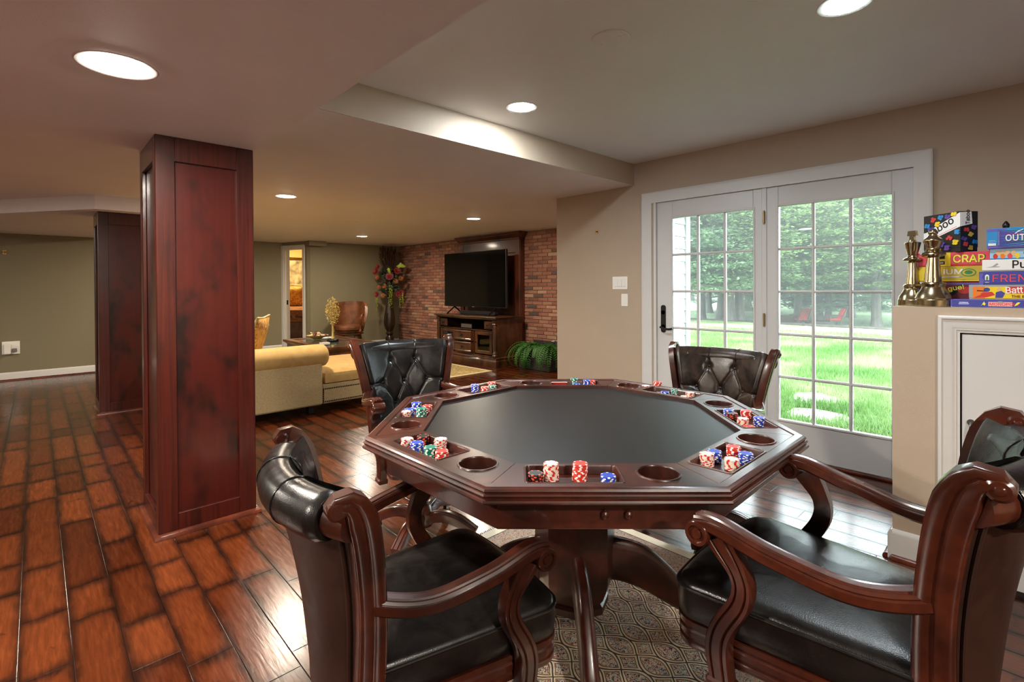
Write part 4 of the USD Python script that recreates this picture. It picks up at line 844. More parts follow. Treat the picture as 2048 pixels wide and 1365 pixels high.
for (x, y), L, z in (((-.05, -.10), .50, .22), ((-.02, -.12), .46, .20), ((.14, -.2), .32, .04), ((.18, -.24), .22, .03), ((-.24, .1), .30, -.02)):
    m = MB()
    for i in range(60): q = A([x, y, z - L * i / 60]) + r3.normal(0, .012, 3); mm = trimesh.creation.icosphere(0, .009 * (1.3 - i / 80)); m.add(mm.vertices + q, mm.faces)
    obj('amaranth', m, 'leaf_lime', fa, smooth=True, kind='stuff')

# barrel chair
t = thing('barrel_chair', 'brown leather barrel chair with carved wood legs against the olive wall', 'chair', (4.42, 9.25, 0), -128)
a = np.linspace(-1.9, 1.9, 41); hb = np.interp(np.abs(a), [0, .9, 1.3, 1.6, 1.9], [1.0, .985, .92, .74, .60])
zz = np.linspace(0, 1, 12)
def shell(r_, zlo=.46): return np.array([[(-(r_ + .07 * v) * math.cos(x) , (r_ + .07 * v) * math.sin(x), zlo + (h - zlo) * v) for v in zz] for x, h in zip(a, hb)])
m = MB(); inn, out = shell(.22), shell(.27)
m.grid(inn, flip=False); m.grid(out, flip=True); m.grid(np.stack([inn[:, -1], out[:, -1]], 1)); m.grid(np.stack([inn[0], out[0]], 1), flip=True); m.grid(np.stack([inn[-1], out[-1]], 1)); obj('back', m, 'brown_leather', t, smooth=50)
m = MB(); m.lathe([(.001, .44), (.25, .44), (.275, .46), (.28, .50), (.265, .535), (.2, .55), (.001, .56)], 36, (.02, 0, 0)); obj('seat', m, 'brown_leather', t)
m = MB(); m.lathe([(.001, .36), (.24, .36), (.265, .37), (.27, .39), (.25, .40), (.25, .41), (.27, .42), (.27, .44), (.001, .44)], 36, (.02, 0, 0)); obj('seat_frame', m, 'coffee_wood', t)
for k in range(4):
    q = PI / 4 + k * PI / 2; m = MB(); m.sweep(spline([(.20, 0, .37), (.235, 0, .27), (.225, 0, .15), (.245, 0, .03), (.26, 0, .0)], 16), rrect(.055, .055, .012, 3), (0, 1, 0), scale=np.linspace(1.1, .7, 16)); m.move(RZ(q, (.02, 0, 0))); obj('leg', m, 'coffee_wood', t)
for s in (-1, 1): m = MB(); m.sweep(spline([(.12, s * .285, .74), (.20, s * .275, .74), (.24, s * .26, .66), (.20, s * .25, .52), (.22, s * .24, .42)], 18), rrect(.035, .035, .01, 3), (0, 1, 0)); obj('arm', m, 'coffee_wood', t)

# coffee table with glass panels
t = thing('coffee_table', 'large dark wood coffee table with glass top panels behind the sofa', 'coffee table', (3.30, 7.50, 0))
hw_, hl = .45, .83
m = MB()
for q in ((-hw_, hw_, -hl, -hl + .11), (-hw_, hw_, hl - .11, hl), (-hw_, -hw_ + .11, -hl + .11, hl - .11), (hw_ - .11, hw_, -hl + .11, hl - .11), (-hw_ + .11, hw_ - .11, -.04, .04)): m.box(*q, .415, .45, .008)
obj('top_frame', m, 'coffee_wood', t)
for a_, b_ in ((-hl + .112, -.041), (.041, hl - .112)): m = MB(); m.box(-hw_ + .112, hw_ - .112, a_, b_, .432, .44); obj('glass_panel', m, 'table_glass', t)
m = MB(); m.loft([[(sx * (hw_ - d), sy * (hl - d), z) for sx, sy in ((-1, -1), (1, -1), (1, 1), (-1, 1))] for d, z in ((.01, .415), (.03, .40), (.05, .38), (.05, .33), (.07, .33), (.07, .41))], cap=False); obj('apron', m, 'coffee_wood', t, smooth=20)
for sx in (-1, 1):
    for sy in (-1, 1): m = MB(); m.lathe([(.001, 0.012), (.035, .012), (.045, .05), (.03, .09), (.045, .16), (.05, .26), (.04, .30), (.055, .33), (.001, .35)], 18, (sx * (hw_ - .1), sy * (hl - .1), 0)); obj('leg', m, 'coffee_wood', t)
plain('gold_satin', (206, 184, 110), .5, .4)
bl = thing('decorative_bowl', 'shallow gold bowl on the coffee table', 'bowl', (3.24, 7.92, .4505))
m = MB(); m.lathe([(.001, 0), (.05, 0), (.06, .008), (.12, .035), (.165, .065), (.17, .068), (.16, .065), (.11, .04), (.05, .015), (.001, .012)], 40); obj('bowl', m, 'gold_satin', bl)
plain('bead_purple', (110, 40, 70), .35); plain('bead_cream', (216, 196, 160), .45)
r4 = np.random.default_rng(5)
for k in range(16):
    q = r4.random() * 2 * PI; l = .11 * r4.random() ** .5; m = trimesh.creation.icosphere(2, .017 + .008 * r4.random()); mb = MB(); mb.tm(m)
    simple('ornament_ball', mb, 'bead_purple' if k % 2 else 'bead_cream', f'{"purple" if k % 2 else "cream"} ornament ball piled in the gold bowl', 'ornament', (3.24 + l * math.cos(q) + .02, 7.92 + l * math.sin(q) - .03, .4505 + .052 + .03 * (l < .06) + .012), group=f'{"purple" if k % 2 else "cream"} balls in the gold bowl', smooth=True)
m = MB(); m.sweep(spline([(.0, .10, .06), (-.06, .15, .10), (-.10, .10, .12), (-.04, .06, .09), (.03, .08, .12), (.06, .02, .10), (.02, -.03, .12)], 40), circ(.010, 8), (0, 0, 1)); simple('twisted_ornament', m, 'brass', 'gold twisted loop ornament in the bowl', 'ornament', (3.24, 7.92, .4505))
t = thing('tree_sculpture', 'gold leafy tree sculpture on the coffee table', 'sculpture', (3.31, 7.50, .4505))
m = MB(); m.lathe([(.001, 0), (.085, 0), (.09, .01), (.085, .028), (.07, .034), (.001, .036)], 32); obj('base', m, 'black_plastic', t)
m = MB(); m.lathe([(.018, .03), (.03, .04), (.018, .07), (.014, .15), (.013, .24), (.016, .27), (.001, .30)], 16); obj('trunk', m, 'gold_satin', t)
m = MB()
for k in range(420):
    while True:
        q = r4.random(3) * 2 - 1
        if .25 < np.linalg.norm(q) < 1: break
    q = q * [.10, .135, .22] + [0, 0, .46]; mm = trimesh.creation.icosphere(0, .0125); v = mm.vertices * [1, .7, .45]; R_ = trimesh.transformations.random_rotation_matrix(r4.random(3))[:3, :3]; m.add(v @ R_.T + q, mm.faces)
for k in range(40):
    q = r4.random() * 2 * PI; l = .07 * r4.random(); m.sweep(spline([(0, 0, .26), (l * .5 * math.cos(q), l * .5 * math.sin(q), .34), (l * math.cos(q), 1.2 * l * math.sin(q), .40 + .2 * r4.random())], 8), circ(.0025, 4), (0, 1, 0))
obj('foliage', m, 'gold_satin', t, kind='stuff', smooth=False)
m = MB(); m.box(-.06, .06, -.05, .05, 0, .03, .003); simple('coaster_stack', m, 'white_plastic', 'small white box on the near edge of the coffee table', 'box', (3.02, 7.12, .4505))

# area rug
noisy('rug_gold', [(.35, (150, 124, 70)), (.48, (176, 152, 96)), (.52, (104, 84, 44)), (.6, (190, 170, 116))], (10, 10, 1), .95, detail=6, dist=1.5, bump=.3, bscale=300)
plain('rug_edge', (196, 178, 130), .95)
t = thing('area_rug', 'gold and cream patterned area rug in front of the media console', 'rug', (0, 0, 0))
m = MB(); m.box(2.3, 4.90, 5.71, 9.1, .0005, .010, .003); obj('pile', m, 'rug_gold', t)
m = MB()
for q in ((2.25, 4.955, 5.648, 5.708), (2.25, 4.955, 9.102, 9.16), (2.25, 2.298, 5.71, 9.1), (4.902, 4.955, 5.71, 9.1)): m.box(*q, .0005, .011, .003)
obj('binding', m, 'rug_edge', t)

# sofa with chaise
noisy('sofa_fabric', [(.3, (182, 156, 108)), (.7, (202, 178, 130))], (60, 60, 60), .85, bump=.3, bscale=500, sheen_weight=.35, sheen_roughness=.4, sheen_tint=lin((255, 226, 160)))
noisy('sofa_velvet', [(.3, (190, 150, 84)), (.7, (208, 170, 104))], (14, 14, 14), .75, bump=.2, bscale=500, sheen_weight=.5, sheen_roughness=.35, sheen_tint=lin((255, 226, 150)))
plain('nail_head', (60, 42, 28), .35, .8)
t = thing('sofa', 'golden tan upholstered sectional sofa with rolled arm, chaise and nailhead trim', 'sofa', (0, 0, 0))
SY = 5.0
m = MB(); m.box(.98, 2.10, SY, SY + .20, .085, .50, .015); obj('arm_panel', m, 'sofa_fabric', t)
xs = np.r_[.98, np.linspace(1.0, 2.11, 8), 2.15, 2.17]; sc = np.r_[.85, np.ones(8), .96, .80]
m = MB(); m.sweep([(x, SY + .12, .575) for x in xs], circ(.122, 28, 1.15, .95), (0, 0, 1), scale=sc); obj('rolled_arm', m, 'sofa_velvet', t, smooth=50)
m = MB(); m.box(.95, 2.10, SY + .205, 8.0, .085, .29, .012); m.box(2.105, 2.98, SY + .02, SY + 1.05, .085, .285, .012); obj('seat_base', m, 'sofa_fabric', t)
def cushion(mb, x0, x1, y0, y1, z0, z1, puff=.03, n=22):
    u = np.linspace(-1, 1, n); U, V = np.meshgrid(u, u, indexing='ij'); k = np.clip(1 - np.maximum(np.abs(U), np.abs(V)) ** 6, 0, 1); dome = (1 - U ** 4) * (1 - V ** 4)
    X, Y = (x0 + x1) / 2 + (x1 - x0) / 2 * np.sign(U) * np.abs(U) ** .9, (y0 + y1) / 2 + (y1 - y0) / 2 * np.sign(V) * np.abs(V) ** .9
    zt = z1 - .03 + .03 * np.sqrt(k) + puff * dome; zb = z0 + .012 - .012 * k
    mb.grid(np.stack([X, Y, zt], -1)); mb.grid(np.stack([X, Y, zb], -1), flip=True)
    idx = [(i, 0) for i in range(n)] + [(n - 1, j) for j in range(1, n)] + [(i, n - 1) for i in range(n - 2, -1, -1)] + [(0, j) for j in range(n - 2, 0, -1)]
    c = A([(x0 + x1) / 2, (y0 + y1) / 2]); rings = []
    for f, q in ((0, 1.0), (.25, 1.012), (.5, 1.016), (.75, 1.012), (1, 1.0)):
        rings.append([(*(c + (A([X[i], Y[i]]) - c) * q), zb[i] * (1 - f) + zt[i] * f) for i in idx])
    mb.loft(rings, cap=False)
m = MB(); cushion(m, 2.13, 3.0, SY + .01, SY + 1.07, .285, .425, .03); obj('chaise_cushion', m, 'sofa_velvet', t, smooth=50)
m = MB(); cushion(m, 1.30, 2.12, SY + .26, SY + 1.07, .29, .43, .03); obj('seat_cushion', m, 'sofa_velvet', t, smooth=50)
m = MB(); cushion(m, 1.30, 2.12, SY + 1.08, SY + 2.0, .29, .43, .03); obj('seat_cushion', m, 'sofa_velvet', t, smooth=50)
m = MB(); m.box(.95, 1.28, SY + .22, 8.0, .292, .78, .08); obj('back', m, 'sofa_velvet', t, smooth=50)
m = MB()
nail = trimesh.creation.icosphere(1, .0075); nail.vertices *= [1, .6, 1]
for z in (.108, .238):
    for x in np.arange(2.115, 2.97, .019): m.add(nail.vertices + [x, SY + .019, z], nail.faces)
for z in np.arange(.108, .24, .019): m.add(nail.vertices + [2.113, SY + .019, z], nail.faces)
obj('nailhead_trim', m, 'nail_head', t, kind='stuff')
m = MB()
for x, y in ((1.05, 5.08), (2.0, 5.08), (2.9, 5.1), (2.9, 5.95), (1.05, 7.9), (2.0, 7.9)): m.box(x - .03, x + .03, y - .03, y + .03, .0115 if x > 2.24 and y > 5.64 else .0, .087, .005)
obj('feet', m, 'dark_gap', t)
def pillow(name, mats_, label, loc, rz, tilt, s=.26, th=.075):
    t = thing(name, label, 'pillow', loc, rz); n = 24; u = np.linspace(-1, 1, n); U, V = np.meshgrid(u, u, indexing='ij'); h = th * ((1 - U ** 2) * (1 - V ** 2)) ** .45; k = 1 - .06 * (U ** 2) * (1 - V ** 2) * 0
    rx = A([[1, 0, 0], [0, math.cos(tilt), -math.sin(tilt)], [0, math.sin(tilt), math.cos(tilt)]])
    def pos(Z): return np.stack([U * s * (1 - .07 * V ** 2 * 0 - .06 * (1 - np.abs(V))), Z, V * s * (1 - .06 * (1 - np.abs(U)))], -1) @ rx.T
    m = MB(); m.grid(pos(-h)); m.grid(pos(h), flip=True); obj('cover', m, mats_, t, smooth=50)
    e = pos(h * 0); idx = [(i, 0) for i in range(n)] + [(n - 1, j) for j in range(1, n)] + [(i, n - 1) for i in range(n - 2, -1, -1)] + [(0, j) for j in range(n - 2, 0, -1)]
    m = MB(); m.sweep([e[i] for i in idx], circ(.009, 8), rx @ A([0, 1, 0]), closed=True); obj('cord_trim', m, 'rug_edge', t)
noisy('pillow_floral', [(.35, (206, 168, 90)), (.5, (196, 150, 70)), (.56, (140, 78, 34)), (.64, (214, 184, 116))], (9, 9, 9), .8, detail=4, dist=1.5)
noisy('pillow_stripe', [(.35, (150, 96, 74)), (.5, (176, 126, 96)), (.6, (128, 66, 52))], (40, 3, 3), .8)
pillow('throw_pillow', 'pillow_floral', 'gold floral throw pillow leaning in the corner of the sofa', (1.60, 5.50, .70), 62, .32, .30)
pillow('throw_pillow', 'pillow_stripe', 'rust striped throw pillow in front of the gold floral one', (1.46, 5.40, .66), 58, .36, .25)
# bedroom seen through the doorway
noisy('bedspread', [(.35, (92, 46, 22)), (.5, (130, 82, 42)), (.62, (74, 34, 18))], (4, 4, 14), .8, dist=1.2)
t = thing('bed', 'bed with rust patterned spread and dark wood base in the lit bedroom', 'bed', (4.62, 12.3, 0), -20)
m = MB(); m.box(-.9, .75, -.9, .6, .02, .52, .02); obj('base', m, 'console_wood', t); m = MB(); cushion(m, -.92, .77, -.93, .6, .50, .80, .03); obj('bedspread', m, 'bedspread', t, smooth=50)
pillow('bed_pillow', 'pillow_floral', 'cream gold bed pillow propped upright on the bed', (4.42, 12.25, 1.06), -25, .3, .26); pillow('bed_pillow', 'bedspread', 'rust bed pillow behind the cream one', (4.62, 12.5, 1.10), -25, .3, .27)
t = thing('picture_frame', 'gilt framed picture on the bedroom wall', 'picture', (4.83, 12.985, 1.62), 0)
m = MB(); m.loft([[(sx * (.30 - d), -q, sz * (.42 - d)) for sx, sz in ((-1, -1), (1, -1), (1, 1), (-1, 1))] for d, q in ((0, 0), (0, .03), (.02, .045), (.05, .03), (.07, .025), (.075, .01))], cap=False); obj('frame', m, 'brass_dark', t, smooth=20)
noisy('painting', [(.3, (60, 64, 52)), (.5, (150, 140, 110)), (.7, (200, 190, 160))], (5, 5, 5), .6); m = MB(); m.box(-.226, .226, -.013, -.002, -.346, .346); obj('canvas', m, 'painting', t)
# ------------------------------------------------------------------ plates, detectors and little wall things
def plate(label, cat, loc, face, w, h, parts):
    """face: outward direction '-x' or '-y'; parts: list of (u, v, w, h, proud)"""
    rz = {'-x': -90, '-y': 0}[face]
    t = thing('wall_plate', label, cat, loc, rz)
    m = MB(); m.extrude(Polygon(rrect(w, h, .006, 3)), 0, .005); m.move(A([[1, 0, 0, 0], [0, 0, -1, 0], [0, 1, 0, 0], [0, 0, 0, 1]])); obj('plate', m, 'white_plastic', t)
    for u, v, a, b, p in parts: m = MB(); m.box(u - a / 2, u + a / 2, -.005 - p, -.0045, v - b / 2, v + b / 2, min(p * .4, .002)); obj('rocker' if 'switch' in cat else 'socket', m, 'white_plastic', t)
plate('wide white three gang switch plate on the tan wall beside the doors', 'light switch', (DX - .0003, 2.702, 1.302), '-x', .165, .12, [(u, 0, .034, .068, .004) for u in (-.046, 0, .046)])
plate('narrow white single plate below the three gang switch', 'light switch', (DX - .0003, 2.652, 1.143), '-x', .07, .115, [(0, 0, .034, .068, .003)])
plate('white outlet plate low on the olive wall behind the sofa', 'outlet', (3.343, 10.6297, .575), '-y', .07, .115, [(0, .02, .032, .028, .002), (0, -.02, .032, .028, .002)])
plate('white outlet plate on the brick wall above the fern', 'outlet', (5.952, 5.317, .345), '-x', .075, .12, [(0, .02, .032, .028, .002), (0, -.02, .032, .028, .002)])
t = thing('plug_in_charger', 'white plug-in unit on the far left olive wall', 'plug-in device', (-.263, 9.8997, .457))
m = MB(); m.box(-.09, .09, -.012, 0, -.09, .09, .003); obj('plate', m, 'white_plastic', t); m = MB(); m.box(-.075, .0, -.10, -.012, -.085, .06, .012); obj('body', m, 'white_plastic', t); m = MB(); m.box(.01, .06, -.05, -.012, -.06, -.01, .006); obj('plug', m, 'grey_face', t)
m = MB(); m.lathe([(0, -.035), (.012, -.033), (.016, -.02), (.010, -.012), (.010, 0), (0, 0)], 16, (0, 0, 0), 'y'); m.box(-.02, .02, -.004, 0, -.03, .03, .002); simple('wall_hook', m, 'brass_dark', 'small brass hook high on the far left olive wall', 'hook', (-.314, 9.8997, 1.79))
m = MB(); m.lathe([(0, -.022), (.006, -.02), (.008, -.012), (.004, -.008), (.004, 0), (0, 0)], 14, (0, 0, 0), 'x'); m.box(-.003, .0, -.012, .012, -.02, .02, .001); simple('wall_hook', m, 'brass_dark', 'tiny brass hook on the tan wall left of the doors', 'hook', (DX - .0003, 2.967, 1.804))
t = thing('ceiling_speaker', 'round white flush disc on the raised ceiling', 'ceiling disc', (1.883, 1.328, ZH - .0005))
m = MB(); m.lathe([(.001, 0), (.085, 0), (.083, -.004), (.07, -.007), (.001, -.008)][::-1], 40); obj('cover', m, 'paint_ceiling_cool', t); m = MB(); m.lathe([(.001, -.007), (.006, -.0095), (.007, -.007)][::-1], 12, (0, .05, 0)); m.lathe([(.001, -.007), (.006, -.0095), (.007, -.007)][::-1], 12, (0, -.05, 0)); obj('screws', m, 'white_plastic', t)
m = MB(); m.lathe([(.001, 0), (.085, 0), (.083, -.004), (.06, -.012), (.001, -.012)][::-1], 32); simple('ceiling_vent', m, 'paint_ceiling', 'small flush disc on the low ceiling over the sofa', 'ceiling disc', (3.2, 6.62, ZL - .0005))

# ------------------------------------------------------------------ brass chess pieces on the half wall
ZW = 1.1722
t = thing('chess_queen', 'large brass chess queen on the corner of the half wall', 'chess piece', (2.975, .332, ZW))
q = [(.001, 0), (.066, 0), (.067, .004), (.067, .030), (.064, .034), (.066, .038), (.063, .050), (.055, .065), (.046, .080), (.042, .090), (.045, .098), (.047, .104), (.044, .109), (.034, .112), (.032, .13), (.026, .19), (.022, .222), (.024, .226), (.044, .232), (.047, .238), (.044, .244), (.032, .249), (.026, .256), (.029, .261), (.026, .266), (.027, .275), (.036, .298), (.0365, .303), (.034, .308), (.022, .318), (.017, .326), (.015, .330), (.018, .334), (.0185, .341), (.015, .348), (.008, .352), (.001, .353)]
m = MB(); m.lathe(q[:15], 48); obj('base', m, 'brass', t); m = MB(); m.lathe([(.001, .1101)] + q[14:22] + [(.001, .236)], 48); obj('stem', m, 'brass', t); m = MB(); m.lathe([(.001, .230)] + q[20:], 48); obj('crown', m, 'brass', t)
t = thing('chess_king', 'slimmer brass chess king with flat finial behind the queen', 'chess piece', (3.065, .418, ZW))
q = [(.001, 0), (.058, 0), (.059, .004), (.059, .026), (.056, .030), (.055, .042), (.046, .058), (.036, .075), (.034, .084), (.038, .094), (.034, .10), (.027, .104), (.022, .15), (.018, .205), (.020, .21), (.036, .216), (.038, .222), (.034, .228), (.022, .233), (.018, .24), (.020, .246), (.032, .298), (.033, .302), (.030, .304), (.018, .306), (.016, .315), (.001, .316)]
m = MB(); m.lathe(q[:12] + [(.001, .104)], 48); obj('base', m, 'brass', t); m = MB(); m.lathe([(.001, .1035)] + q[11:16] + [(.001, .216)], 48); obj('stem', m, 'brass', t); m = MB(); m.lathe([(.001, .2155)] + q[15:], 48); obj('crown', m, 'brass', t)
m = MB(); m.extrude(Polygon([(-.012, 0), (.012, 0), (.009, .022), (.021, .022), (.017, .046), (-.017, .046), (-.021, .022), (-.009, .022)]), -.007, .007); m.move(A([[math.cos(1.1), 0, math.sin(1.1), 0], [math.sin(1.1), 0, -math.cos(1.1), 0], [0, 1, 0, .314], [0, 0, 0, 1]])); obj('finial', m, 'brass', t)

# ------------------------------------------------------------------ board games
pal = {'white': (226, 224, 222), 'black': (16, 16, 18), 'red': (196, 52, 46), 'yellow': (228, 196, 40), 'mustard': (196, 168, 52), 'blue': (62, 66, 148), 'sky': (150, 190, 220), 'teal': (40, 130, 190), 'green': (60, 130, 70), 'purple': (92, 64, 140), 'orange': (220, 120, 40), 'pink': (220, 160, 150), 'coral': (214, 70, 80), 'maroon': (110, 38, 42), 'grey': (150, 152, 150), 'violet': (96, 88, 170), 'aqua': (70, 200, 190), 'tan': (214, 178, 130), 'lemon': (224, 220, 70)}
for k, c in pal.items(): plain('card_' + k if k != 'red' else 'ink_red', c, .45)
ink = lambda k: 'ink_red' if k == 'red' else 'card_' + k
def game(label, yl, yr, z0, z1, x, depth, body, arts, edge=None, rz=0.0, name='board_game'):
    """front face looks to -x; arts are flat prints on it: u from the left edge, v from the bottom, metres"""
    t = thing(name, label, 'board game', (x, yl, z0), rz)
    w, h = yl - yr, z1 - z0
    m = MB(); m.box(0, depth, -w, 0, 0, h * .16, .0015); obj('tray', m, ink(edge or body), t)
    m = MB(); m.box(-.001, depth + .001, -w - .001, .001, h * .10, h, .0015); obj('lid', m, ink(body), t)
    lay = [0]
    def put(kind, args, c, name='print', par=t):
        lay[0] += 1; d = .0012 + .00012 * lay[0]; m = MB()
        if kind == 'rect': u0, v0, u1, v1 = args; m.extrude(sbox(u0, v0, u1, v1), 0, d)
        elif kind == 'ell': u, v, a, b = args; m.extrude(Polygon(circ(1, 24, a, b) + [u, v]), 0, d)
        elif kind == 'poly': m.extrude(Polygon(args), 0, d)
        elif kind == 'text':
            s, u, v, hh, sx, rot, bold = args; tm = meshkit.text_mesh(s, hh, d, bold=bold); V = tm.vertices.copy(); V[:, 0] *= sx
            c_, s_ = math.cos(rot), math.sin(rot); V[:, :2] = V[:, :2] @ A([[c_, s_], [-s_, c_]]) + [u, v]; m.add(V, tm.faces); name = 'lettering'
        m.move(A([[0, 0, -1, 0], [-1, 0, 0, 0], [0, 1, 0, 0], [0, 0, 0, 1]])); obj(name, m, ink(c), par, smooth=False)
    for a in arts: put(a[0], a[1], a[2])
    return t, put
T_ = lambda s, u, v, h, sx=1.0, rot=0.0, bold=True: ('text', (s, u, v, h, sx, rot, bold))
# right-hand stack
XB_ = 2.945
def g2(yl, z0, z1): return yl, -.16, z0, z1
game('long violet blue property-trading game box, bottom of the right stack', .268, -.22, ZW, 1.2065, XB_, .26, 'violet', [('rect', (.004, .002, .47, .0325), 'blue'), ('rect', (.028, .0205, .058, .0235), 'white'), ('rect', (.026, .0145, .060, .0175), 'white'), ('rect', (.121, .007, .194, .026), 'pink'), (*T_('MONOPOLY', .1235, .0105, .0115, 1.0), 'coral'), ('ell', (.158, .0245, .010, .004), 'grey'), ('poly', [(.099, .008), (.104, .02), (.108, .027), (.113, .016), (.109, .009), (.104, .014)], 'lemon'), ('poly', [(.200, .008), (.208, .013), (.218, .024), (.21, .026), (.203, .018)], 'lemon')], 'white')
game('yellow and red battle game box, second from the bottom of the right stack', .208, -.22, 1.2068, 1.2705, XB_ + .01, .26, 'grey', [('rect', (.012, .006, .42, .056), 'yellow'), ('rect', (.012, .006, .05, .056), 'orange'), ('poly', [(.014, .008), (.045, .032), (.072, .034), (.082, .02), (.055, .010)], 'red'), ('poly', [(.014, .008), (.038, .022), (.028, .030)], 'orange'), ('ell', (.056, .043, .010, .009), 'blue'), ('poly', [(.082, .008), (.084, .032), (.10, .038), (.112, .028), (.104, .008)], 'blue'), ('ell', (.094, .045, .006, .009), 'tan'), ('poly', [(.025, .041), (.054, .038), (.054, .035), (.025, .037)], 'black'), ('rect', (.118, .027, .42, .056), 'red'), (*T_('Batt', .112, .027, .026, .80, .06), 'white'), (*T_('THE BA', .130, .010, .010, 1.0), 'maroon')], 'grey')
game('indigo game box with red lettering, third from the bottom, right stack', .176, -.22, 1.2708, 1.3265, XB_ + .012, .26, 'blue', [('poly', [(.0, .0), (.012, .0), (.016, .02), (.008, .03), (.014, .049), (0, .049)], 'violet'), ('rect', (.018, .020, .031, .036), 'white'), ('ell', (.0245, .036, .0065, .008), 'white'), ('ell', (.0245, .028, .003, .009), 'green'), ('rect', (.018, .010, .031, .012), 'white'), (*T_('FREN', .038, .012, .031, 1.0, 0, False), 'coral')], 'blue')
game('white puzzle box with black lettering, fourth from the bottom, right stack', .166, -.22, 1.3268, 1.3775, XB_ + .015, .27, 'white', [('poly', [(.01, .018), (.03, .022), (.045, .036), (.05, .03), (.04, .022), (.055, .021), (.05, .018), (.035, .018)], 'grey'), (*T_('Puzzle', .088, .014, .031, .85), 'black')], 'grey')
game('pale blue game box with a small crowd, second from top, right stack', .142, -.22, 1.3778, 1.4245, XB_ + .02, .26, 'sky', [('ell', (.016 + .011 * k, .014 + .012 * (k % 2), .0075, .011), ('red', 'tan', 'orange', 'tan', 'coral', 'tan', 'yellow')[k]) for k in range(7)] + [('ell', (.022 + .016 * k, .030, .006, .008), 'tan') for k in range(4)] + [(*T_('ca', .098, .018, .018, .9), 'coral')], 'teal')
rays = [('poly', [(.033, y), (.16, y2), (.16, y2 + .003)], c) for y, y2, c in ((.07, .058, 'aqua'), (.078, .064, 'aqua'), (.06, .052, 'coral'), (.052, .048, 'aqua'), (.04, .042, 'aqua'), (.03, .036, 'aqua'), (.022, .030, 'green'), (.012, .022, 'aqua'), (.006, .012, 'aqua'))]
game('bright blue game box with radiating lines, top of the right stack', .152, -.22, 1.4248, 1.510, XB_ + .008, .27, 'teal', [('rect', (.0, .0, .05, .012), 'violet'), ('rect', (.0, .072, .06, .083), 'violet'), ('rect', (.005, .014, .045, .07), 'teal'), ('rect', (.034, .008, .30, .075), 'blue')] + rays + [('rect', (.036, .012, .0375, .072), 'mustard'), ('rect', (.004, .012, .028, .022), 'white'), ('rect', (.006, .026, .03, .028), 'sky'), ('rect', (.006, .032, .026, .034), 'sky'), (*T_('OUT', .055, .030, .025, .80, .0), 'white'), ('poly', [(.083, .058), (.094, .070), (.11, .077), (.11, .074), (.096, .066), (.087, .058)], 'white')], 'violet')
# left-hand stack, further back
XA = 3.07
game('small red and white box under the left stack of games', .372, .205, ZW, 1.196, XA + .0, .25, 'red', [('rect', (.06, .006, .155, .018), 'white')], 'black')
game('dark maroon game box with yellow script, lower left stack', .368, .165, 1.1963, 1.2865, XA + .004, .25, 'maroon', [('poly', [(.06, .03), (.13, .086), (.135, .06), (.09, .02)], 'black'), ('rect', (.07, .076, .2, .083), 'violet'), ('ell', (.135, .05, .022, .016), 'red'), (*T_('gue!', .078, .046, .020, 1.05, .18), 'lemon')], 'black')
game('yellow trivia game box with green brain emblem, middle of the left stack', .40, .152, 1.2868, 1.3575, XA + .0, .25, 'mustard', [('rect', (.0, .004, .09, .068), 'yellow'), (*T_('iUM', .092, .034, .022, 1.25), 'white'), ('ell', (.182, .040, .026, .018), 'green'), ('ell', (.182, .040, .022, .014), 'mustard'), ('ell', (.182, .041, .014, .009), 'green'), ('poly', [(.085, .018), (.155, .018), (.17, .022), (.16, .025), (.085, .025)], 'grey'), ('rect', (.09, .0195, .15, .0225), 'white')], 'yellow')
game('red game box with yellow block lettering, top of the left stack', .398, .142, 1.3578, 1.4215, XA - .002, .25, 'coral', [('rect', (.06, .0, .118, .063), 'yellow'), ('rect', (.072, .008, .098, .024), 'black'), ('rect', (.077, .012, .093, .020), 'grey'), ('rect', (.072, .034, .098, .056), 'black'), (*T_('CRAP', .1225, .0145, .036, .86), 'black'), (*T_('CRAP', .124, .016, .034, .88), 'lemon')], 'red')
# upright word game, turned
t, put = game('upright black word game box with white diagonal band and coloured splats', 0, -.185, 0, .185, 0, .085, 'black', [], 'black')
up_ = UsdGeom.Xformable(stage.GetPrimAtPath(t)); up_.ClearXformOpOrder(); th_ = math.radians(39.5); up_.AddTranslateOp(opSuffix='b').Set(Gf.Vec3d(3.05 + .185 * math.sin(th_), .245 + .185 * math.cos(th_), 1.4220)); up_.AddRotateZOp(opSuffix='b').Set(-39.5)
put('poly', [(.0, .052), (.0, .100), (.185, .180), (.185, .115)], 'white'); put('text', ('Taboo', .020, .074, .034, 1.08, .43, True), 'black')
put('poly', [(.05, .074), (.17, .116), (.17, .118), (.05, .076)], 'coral')
r5 = np.random.default_rng(2)
for u, v, c in ((.05, .162, 'red'), (.09, .168, 'teal'), (.125, .168, 'purple'), (.02, .135, 'teal'), (.075, .138, 'yellow'), (.155, .178, 'yellow'), (.04, .118, 'blue'), (.135, .066, 'red'), (.175, .092, 'teal'), (.165, .045, 'yellow'), (.125, .022, 'purple'), (.10, .04, 'blue'), (.05, .03, 'green')):
    for k in range(4): a = k * PI / 2 + r5.random(); put('ell', (min(max(u + .009 * math.cos(a), .007), .178), min(max(v + .007 * math.sin(a), .006), .178), .0068, .0062), c)
